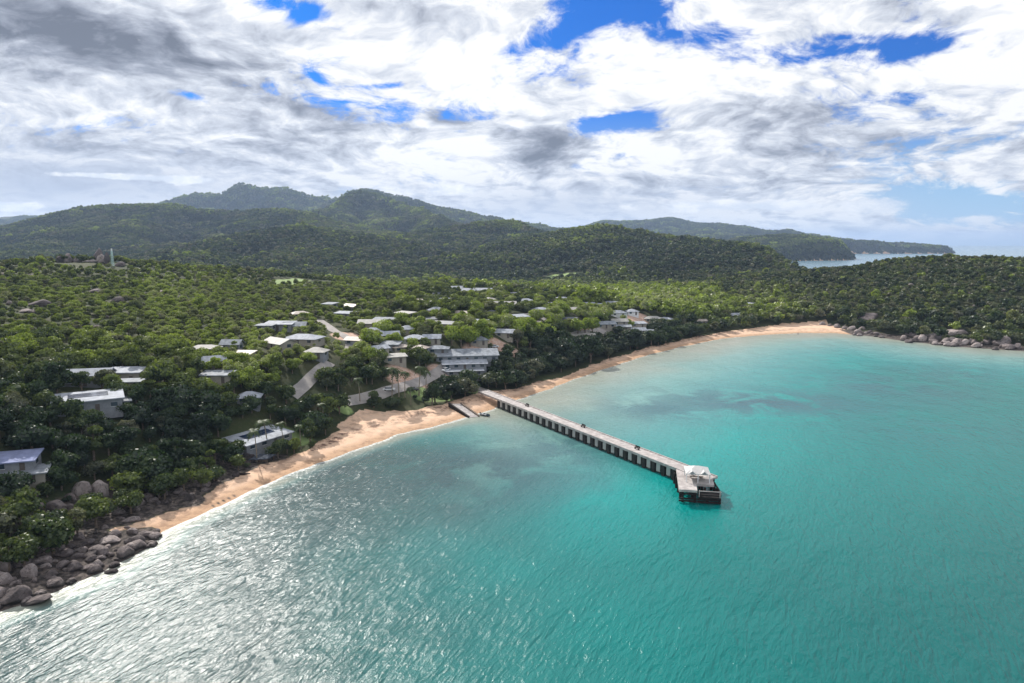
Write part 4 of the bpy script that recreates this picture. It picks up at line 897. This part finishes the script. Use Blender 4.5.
# ---------------------------------------------------------------- scatter
def scatter(spacing, r0, r1, amax=46, jit=.42):
    n = int(r1 / spacing) + 2; gx, gy = np.meshgrid(np.arange(-n, n), np.arange(0, int(n * 1.13))); x = gx.ravel() * spacing + (gy.ravel() % 2) * spacing * .5; y = gy.ravel() * spacing * .9
    x = x + rng.uniform(-jit, jit, x.shape) * spacing; y = y + rng.uniform(-jit, jit, y.shape) * spacing
    r = np.hypot(x, y); a = np.degrees(np.arctan2(x, y)); k = (r >= r0) & (r < r1) & (abs(a) < amax); return x[k], y[k]
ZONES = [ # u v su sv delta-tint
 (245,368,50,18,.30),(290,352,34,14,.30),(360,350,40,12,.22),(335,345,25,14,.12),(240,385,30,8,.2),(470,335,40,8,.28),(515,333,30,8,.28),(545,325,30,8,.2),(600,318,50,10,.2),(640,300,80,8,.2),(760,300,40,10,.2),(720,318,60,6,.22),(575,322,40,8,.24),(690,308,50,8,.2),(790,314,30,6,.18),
 (500,285,120,10,.02),(90,330,120,50,.14),(170,285,70,20,.14),(60,460,130,50,-.36),(200,440,60,22,-.30),(140,420,60,20,-.16),(330,395,50,16,-.12),(440,395,30,10,-.30),(400,370,40,12,-.16),  # lower-left wood: cloud shadow painted in as a darker leaf tint
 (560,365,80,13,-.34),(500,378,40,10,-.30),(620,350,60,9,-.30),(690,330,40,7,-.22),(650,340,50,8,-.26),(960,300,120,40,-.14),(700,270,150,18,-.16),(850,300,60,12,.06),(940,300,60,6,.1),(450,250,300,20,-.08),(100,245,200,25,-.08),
 (360,225,60,25,.10),(420,250,50,10,.06)]  # pale middle slopes: sunlit look painted into the leaf tint
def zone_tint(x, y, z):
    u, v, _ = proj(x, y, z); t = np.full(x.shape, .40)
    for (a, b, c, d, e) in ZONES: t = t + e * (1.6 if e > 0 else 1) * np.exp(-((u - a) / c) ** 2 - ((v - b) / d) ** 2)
    t = t + (fbm(x / 34, y / 34, 3, 61) - .5) * .34 + (fbm(x / 230, y / 230, 3, 161) - .5) * .5 * sstep(y, 700, 1200); t = t + .17 * sstep(v, 280, 288) * ((v < 350) & (u > 150) & (u < 720))  # broad tone patches stand in for cloud shadow on the hills
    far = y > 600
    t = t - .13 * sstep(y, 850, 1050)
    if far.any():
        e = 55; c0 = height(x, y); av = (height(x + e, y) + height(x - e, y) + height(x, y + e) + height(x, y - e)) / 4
        t = t + np.where(far, np.clip((c0 - av) / 9, -.9, .9) * .32, 0)  # fold shading painted into leaf tint: gullies darker, ridge lines lighter
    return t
# dense trees planted along the beach (the dark belt right of the jetty)
def prep(x, y, s0, s1, hgt, clear=True):
    z, sd = height(x, y, True); sm = sandmask(x, y); k = (z > 1.0) & (sm < .2) & (sd > 6)
    k &= emask(x, y, BW) < .5; k &= emask(x, y, FW) < .5
    for R_ in ROADS:
        if np.hypot(x, y).min() < 1000: k &= seg_dist(x, y, R_) > 4.2
    for (fx, fy, fr) in FOOT: k &= (x - fx) ** 2 + (y - fy) ** 2 > (fr + .8) ** 2
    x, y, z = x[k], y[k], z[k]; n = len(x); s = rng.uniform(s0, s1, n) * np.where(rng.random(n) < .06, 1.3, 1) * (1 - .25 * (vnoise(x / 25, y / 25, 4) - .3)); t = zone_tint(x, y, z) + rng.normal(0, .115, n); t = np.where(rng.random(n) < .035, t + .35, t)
    lowbush = np.clip((fbm(x / 60, y / 60, 2, 91) - .5) * 1.2 + .0, -.3, .3)
    hill = (x < -60) & (y > 230) & (y < 640) & (z > 12); s = np.where(hill, s * .60, s)
    t = np.where(hill, t + .09, t); head = (x > 180) & (y < 900) & (z > 9); s = np.where(head, s * .72, s)
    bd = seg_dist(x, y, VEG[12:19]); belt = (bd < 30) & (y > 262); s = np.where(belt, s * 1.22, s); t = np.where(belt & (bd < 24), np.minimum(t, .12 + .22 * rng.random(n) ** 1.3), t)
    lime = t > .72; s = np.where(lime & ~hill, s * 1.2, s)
    gone = np.zeros(n, bool)
    if clear:
        for (u, v, Yt, ru, rv) in TARGETS:
            for it in range(2):
                uc, vb, d = proj(x, y, z); _, vt, _ = proj(x, y, z + hgt * s); hw = 3.0 * s * F / d
                c = (y < Yt + 2) & (abs(uc - u) < hw + ru * .8) & (vt < v + rv) & (vb > v - rv)
                if it == 0: s = np.where(c, s * np.clip((vb - (v + rv * .6)) / np.maximum(vb - vt, .1), .3, 1) , s)
                else: gone |= c & (vt < v + rv * .4) & (rng.random(n) < .75)
    k = ~gone & (rng.random(n) > .03); return x[k], y[k], z[k], s[k], np.clip(t[k], 0, .985)
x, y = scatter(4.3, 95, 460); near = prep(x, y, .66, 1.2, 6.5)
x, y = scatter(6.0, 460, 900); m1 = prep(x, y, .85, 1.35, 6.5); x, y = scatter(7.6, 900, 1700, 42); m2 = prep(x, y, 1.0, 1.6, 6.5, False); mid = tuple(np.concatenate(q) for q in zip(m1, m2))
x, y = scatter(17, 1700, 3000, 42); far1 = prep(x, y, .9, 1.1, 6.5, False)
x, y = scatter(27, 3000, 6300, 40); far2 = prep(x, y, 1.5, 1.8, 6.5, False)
# individuals: those that show largest
nx, ny, nz_, ns, nt = near; uc, vb, d = proj(nx, ny, nz_); _, vt, _ = proj(nx, ny, nz_ + 6.5 * ns); hw = 3.3 * ns * F / d
vis = (uc > -hw * .6) & (uc < 1024 + hw * .6) & (vt < 683); size = np.where(vis, ns / d, 0) * (1 + .35 * rng.random(len(ns)))
# hidden ones (many nearer crowns over them) do not count among the largest
def hidden(i):
    cu, cv = uc[i], (vb[i] * .35 + vt[i] * .65); m = (d < d[i] - 2) & (abs(uc - cu) < hw * .8) & (vt < cv - 1) & (vb > cv); return m.sum() >= 1
order = np.argsort(-size); pick = []
for i in order:
    if not hidden(i): pick.append(i)
    if len(pick) >= 280: break
beltmask = (seg_dist(nx, ny, VEG[11:20]) < 16) & (ny > 262)
pick = np.array(pick); rest_ = np.setdiff1d(np.arange(len(nx)), pick)
tone_name = lambda t: 'dark green' if t < .27 else ('olive green' if t < .46 else ('mid green' if t < .6 else 'bright lime-green'))
LANDMARKS += [(*raycast(470, 392)[:2], 'the jetty root'), (*raycast(452, 404)[:2], 'the boat ramp'), (*raycast(405, 396)[:2], 'the two parked cars'), (*raycast(290, 402)[:2], 'the inland road end'), (*P(350, 425, 3), 'the wide dry sand'), (*raycast(218, 372)[:2], 'the low grey-roofed house'), (*raycast(249, 394)[:2], 'the half hidden white roof'), (*raycast(316, 349)[:2], 'the small pale-roofed house')]
IND = []
for i in pick:
    v = rng.integers(10); p = (float(nx[i]), float(ny[i]), float(nz_[i])); s = float(ns[i])
    r_ = empty('broadleaf_tree', p, float(rng.uniform(0, 6.28)), cat='tree', group='broadleaf trees behind the shore'); sz = s * float(rng.uniform(.9, 1.15)); r_.scale = (s, s, sz)
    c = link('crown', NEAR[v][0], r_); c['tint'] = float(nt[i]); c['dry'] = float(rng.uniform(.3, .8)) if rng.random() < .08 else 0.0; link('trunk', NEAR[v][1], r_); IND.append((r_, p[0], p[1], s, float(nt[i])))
ORD = ['', 'second ', 'third ', 'fourth ', 'fifth ', 'sixth ', 'seventh ', 'eighth ', 'ninth ', 'tenth ', 'eleventh ', 'twelfth ']
buck = {}
for t_ in IND:
    o, x, y, s, tn = t_; lm = min(LANDMARKS, key=lambda q: (q[0] - x) ** 2 + (q[1] - y) ** 2); sz = 'small' if s < .8 else ('tall' if s > 1.15 else 'rounded')
    buck.setdefault((lm[2], tone_name(tn), sz), []).append((math.hypot(lm[0] - x, lm[1] - y), o))
for (l_, tn, sz), v in buck.items():
    v.sort(key=lambda q: q[0])
    for k, (_, o) in enumerate(v):
        if k < 12: o['label'] = f'{sz} {tn} tree, {ORD[k]}nearest such to {l_}'
        else: o['label'] = f'{sz} {tn} tree, one of those farther from {l_}'; o['group'] = f'{sz} {tn} trees around {l_}'
HL = [(*raycast(466, 355)[:2], 'the large grey hall'), (*raycast(466, 290)[:2], 'the upper town row'), (*raycast(636, 324)[:2], 'the resort cluster'), (*raycast(334, 331)[:2], 'the curving pale street'), (*raycast(505, 349)[:2], 'the red earth lot'), (*raycast(566, 280)[:2], 'the green sports field'), (*raycast(232, 362)[:2], 'the bright green trees')]
buck = {}
for o, rm in COTT:
    x, y = o.location[:2]; lm = min(HL, key=lambda q: (q[0] - x) ** 2 + (q[1] - y) ** 2); cn = dict(greyroof='grey', rust='brownish', paleroof='pale', whiteroof='white', darkroof='dark')[rm]
    buck.setdefault((lm[2], cn), []).append((math.hypot(lm[0] - x, lm[1] - y), o))
for (l_, cn), v in buck.items():
    v.sort(key=lambda q: q[0])
    for k, (_, o) in enumerate(v): o['label'] = f'small cottage with {cn} roof among trees, {ORD[k]}nearest such to {l_}'
# unlabelled boulders: by landmark too
RL = [(*raycast(37, 303)[:2], 'the dark hillside outcrop'), (*(-256.0, 438.0), 'the hilltop mast'), (*raycast(88, 371)[:2], 'the hillside houses'), (*raycast(870, 318)[:2], 'the rock face on the headland'), (*raycast(1000, 300)[:2], 'the headland crest'), (*raycast(27, 538)[:2], 'the broad dark domed boulder'), (*raycast(12, 596)[:2], 'the big dark waterline boulder'), (*raycast(97, 551)[:2], 'the long brown boulder'), (*raycast(134, 541)[:2], 'the dark low boulder by the sand'), (*raycast(190, 478)[:2], 'the large pale wood-edge boulder'),
      (*raycast(88, 495)[:2], 'the split granite block'), (*raycast(957, 336)[:2], 'the big pale slab'), (*raycast(1002, 345)[:2], 'the largest grey-violet boulder'), (*raycast(923, 341)[:2], 'the pale pointed boulder'), (*raycast(870, 334)[:2], 'the far end of the beach'), (*raycast(54, 583)[:2], 'the rounded brown waterline boulder'), (*raycast(124, 552)[:2], 'the dark grey block')]
buck = {}
for o, x, y, a, lb, gr in ROCKS:
    if lb: o['group'] = gr; continue
    lm = min(RL, key=lambda q: (q[0] - x) ** 2 + (q[1] - y) ** 2); tn = o['tint']; tw = 'dark' if tn < .38 else ('grey-brown' if tn < .6 else 'pale pinkish')
    buck.setdefault((lm[2], tw), []).append((math.hypot(lm[0] - x, lm[1] - y), o))
for (l_, tw), v in buck.items():
    v.sort(key=lambda q: q[0])
    for k, (_, o) in enumerate(v):
        o['group'] = 'shore boulders'
        if k < 12: o['label'] = f'small {tw} boulder, {ORD[k]}nearest such to {l_}'
        else: o['label'] = f'small {tw} boulder, one of those farther from {l_}'; o['group'] = f'small {tw} boulders around {l_}'

# big dark bush by the ramp and bushes: built as trees of their own
def bush(u, v, s, t, label, sz=.9):
    x, y, z = raycast(u, v); r_ = empty('broadleaf_tree', (x, y, z - .3), random.uniform(0, 6), label=label, cat='tree', group='trees at the beach edge'); r_.scale = (s, s, s * sz)
    k = random.randrange(6); c = link('crown', NEAR[k][0], r_); c['tint'] = t; link('trunk', NEAR[k][1], r_)
bush(435, 403, 1.25, .08, 'big dark spreading tree left of the boat ramp, its left half'); bush(451, 400, 1.35, .06, 'big dark spreading tree left of the boat ramp, its right half')
for k_, (u, v, s_) in enumerate([(452, 346, 1.2), (461, 347, 1.35), (470, 347, 1.3), (480, 345, 1.5), (487, 344, 1.4), (518, 341, 1.45), (524, 341, 1.4), (531, 341, 1.5), (541, 339, 1.2), (549, 341, 1.2), (578, 336, 1.4), (585, 335, 1.35), (592, 334, 1.3)]): bush(u, v, s_, .80, f'tall lime-green tree in the row behind the red earth lot, {ORD[k_]}from its left end' if k_ and k_ < 12 else ('tall lime-green tree at the left end of the row behind the red earth lot' if not k_ else 'tall lime-green tree at the right end of the row above the beach belt'), 1.15)
bush(34, 486, .6, .15, 'shrub below the right end of the house with the weathered grey roof'); bush(16, 487, .6, .2, 'shrub below the middle of the house with the weathered grey roof'); bush(2, 486, .6, .1, 'shrub below the left end of the house with the weathered grey roof')
bush(447, 384, .55, .2, 'small tree in front of the left end of the stacked hall roofs'); bush(461, 382, .5, .3, 'small tree in front of the middle of the stacked hall roofs'); bush(476, 380, .5, .15, 'small dark tree in front of the right end of the hall roofs')
bush(316, 430, 1.15, .12, 'dark rounded tree at the left end of the wide dry sand'); bush(303, 436, .95, .2, 'dark tree just right of the lawn by the beach house'); bush(374, 408, .9, .25, 'grey-green bush at the edge of the beach lawn'); bush(312, 447, .5, .4, 'small grey scrub patch on the sand right of the beach house')

for k_, (u, v, s_) in enumerate([(243, 457, .34), (251, 455, .3), (260, 452, .32), (271, 449, .3), (235, 455, .4)]): bush(u, v, s_, .3, f'low shrub at the foot of the white beach house, {ORD[k_]}from its left end' if k_ else 'low shrub at the foot of the white beach house, first from its left end')
def dryness(x, y, n):
    p = .07 + .14 * ((x < -60) & (y > 230)) + .16 * ((x > 180) & (y < 900)) + .2 * np.clip((fbm(x / 70, y / 70, 3, 201) - .55) * 5, 0, 1)
    return np.where(rng.random(n) < p, rng.uniform(.35, 1, n), rng.uniform(0, .15, n))
def mass(name, pts, protos, label_kind='stuff'):
    x, y, z, s, t = pts; n = len(x); me = bpy.data.meshes.new(name); me.vertices.add(n); me.vertices.foreach_set('co', np.stack([x, y, z - .2], 1).astype(np.float32).ravel())
    fattr(me, 'isc', s); fattr(me, 'dry', dryness(x, y, n))
    if 'hill' in name or 'mountain' in name:
        e = 8; gx = (height(x + e, y) - height(x - e, y)) / (2 * e); gy = (height(x, y + e) - height(x, y - e)) / (2 * e)
    else: gx = gy = np.zeros(n)
    Nn = np.stack([-gx, -gy, np.ones(n)], 1); Nn /= np.linalg.norm(Nn, axis=1, keepdims=True); an = rng.uniform(0, 6.28, n)
    Tt = np.stack([np.cos(an), np.sin(an), np.zeros(n)], 1); Tt -= Nn * (Tt * Nn).sum(1, keepdims=True); Tt /= np.linalg.norm(Tt, axis=1, keepdims=True); Bt = np.cross(Nn, Tt)
    ra = np.arctan2(Bt[:, 2], Nn[:, 2]); rb = -np.arcsin(np.clip(Tt[:, 2], -1, 1)); rc = np.arctan2(Tt[:, 1], Tt[:, 0])
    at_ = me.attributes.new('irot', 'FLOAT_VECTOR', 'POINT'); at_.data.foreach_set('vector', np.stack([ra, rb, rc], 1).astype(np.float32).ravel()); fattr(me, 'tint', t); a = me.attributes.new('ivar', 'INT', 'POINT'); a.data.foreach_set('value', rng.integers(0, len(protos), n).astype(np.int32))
    o = link(name, me, kind='stuff'); ng = bpy.data.node_groups.new(name, 'GeometryNodeTree'); ng.interface.new_socket('Geometry', in_out='INPUT', socket_type='NodeSocketGeometry'); ng.interface.new_socket('Geometry', in_out='OUTPUT', socket_type='NodeSocketGeometry')
    N, Lk = ng.nodes, ng.links; gi, go = N.new('NodeGroupInput'), N.new('NodeGroupOutput'); jn_ = N.new('GeometryNodeJoinGeometry')
    for k, pm in enumerate(protos):
        po = bpy.data.objects.new(f'{name}_source', pm); oi = N.new('GeometryNodeObjectInfo'); oi.inputs['Object'].default_value = po; oi.inputs['As Instance'].default_value = False
        ti = N.new('GeometryNodeGeometryToInstance'); Lk.new(oi.outputs['Geometry'], ti.inputs[0]); Lk.new(ti.outputs[0], jn_.inputs[0])
    ip = N.new('GeometryNodeInstanceOnPoints'); ip.inputs['Pick Instance'].default_value = True
    def na(nm, typ):
        q = N.new('GeometryNodeInputNamedAttribute'); q.data_type = typ; q.inputs[0].default_value = nm; return q.outputs[0]
    Lk.new(gi.outputs[0], ip.inputs['Points']); Lk.new(jn_.outputs[0], ip.inputs['Instance']); Lk.new(na('ivar', 'INT'), ip.inputs['Instance Index'])
    Lk.new(na('irot', 'FLOAT_VECTOR'), ip.inputs['Rotation']); Lk.new(na('isc', 'FLOAT'), ip.inputs['Scale']); Lk.new(ip.outputs[0], go.inputs[0])
    md = o.modifiers.new('scatter', 'NODES'); md.node_group = ng; return o
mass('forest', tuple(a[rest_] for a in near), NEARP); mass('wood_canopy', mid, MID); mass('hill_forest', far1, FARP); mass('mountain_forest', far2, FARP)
print('COUNTS', len(pick), len(rest_), len(mid[0]), len(far1[0]), len(far2[0]), 'rocks', len(ROCKS), 'houses', len(H))

# ---------------------------------------------------------------- haze
HAZE = 0.000065
if HAZE:
    mb = MB(); mb.box((0, 0, 240), (60000, 60000, 492))
    def hz(q):
        v = q.node('ShaderNodeVolumePrincipled'); v.inputs['Color'].default_value = (.52, .70, 1, 1); v.inputs['Density'].default_value = HAZE; v.inputs['Anisotropy'].default_value = .25
        return v.outputs[0]
    hm = bpy.data.materials.new('haze'); hm.use_nodes = True; q = G(hm.node_tree); out = q.node('ShaderNodeOutputMaterial'); q.l.new(hz(q), out.inputs[1])
    mb.build('haze', hm, None, kind='stuff')
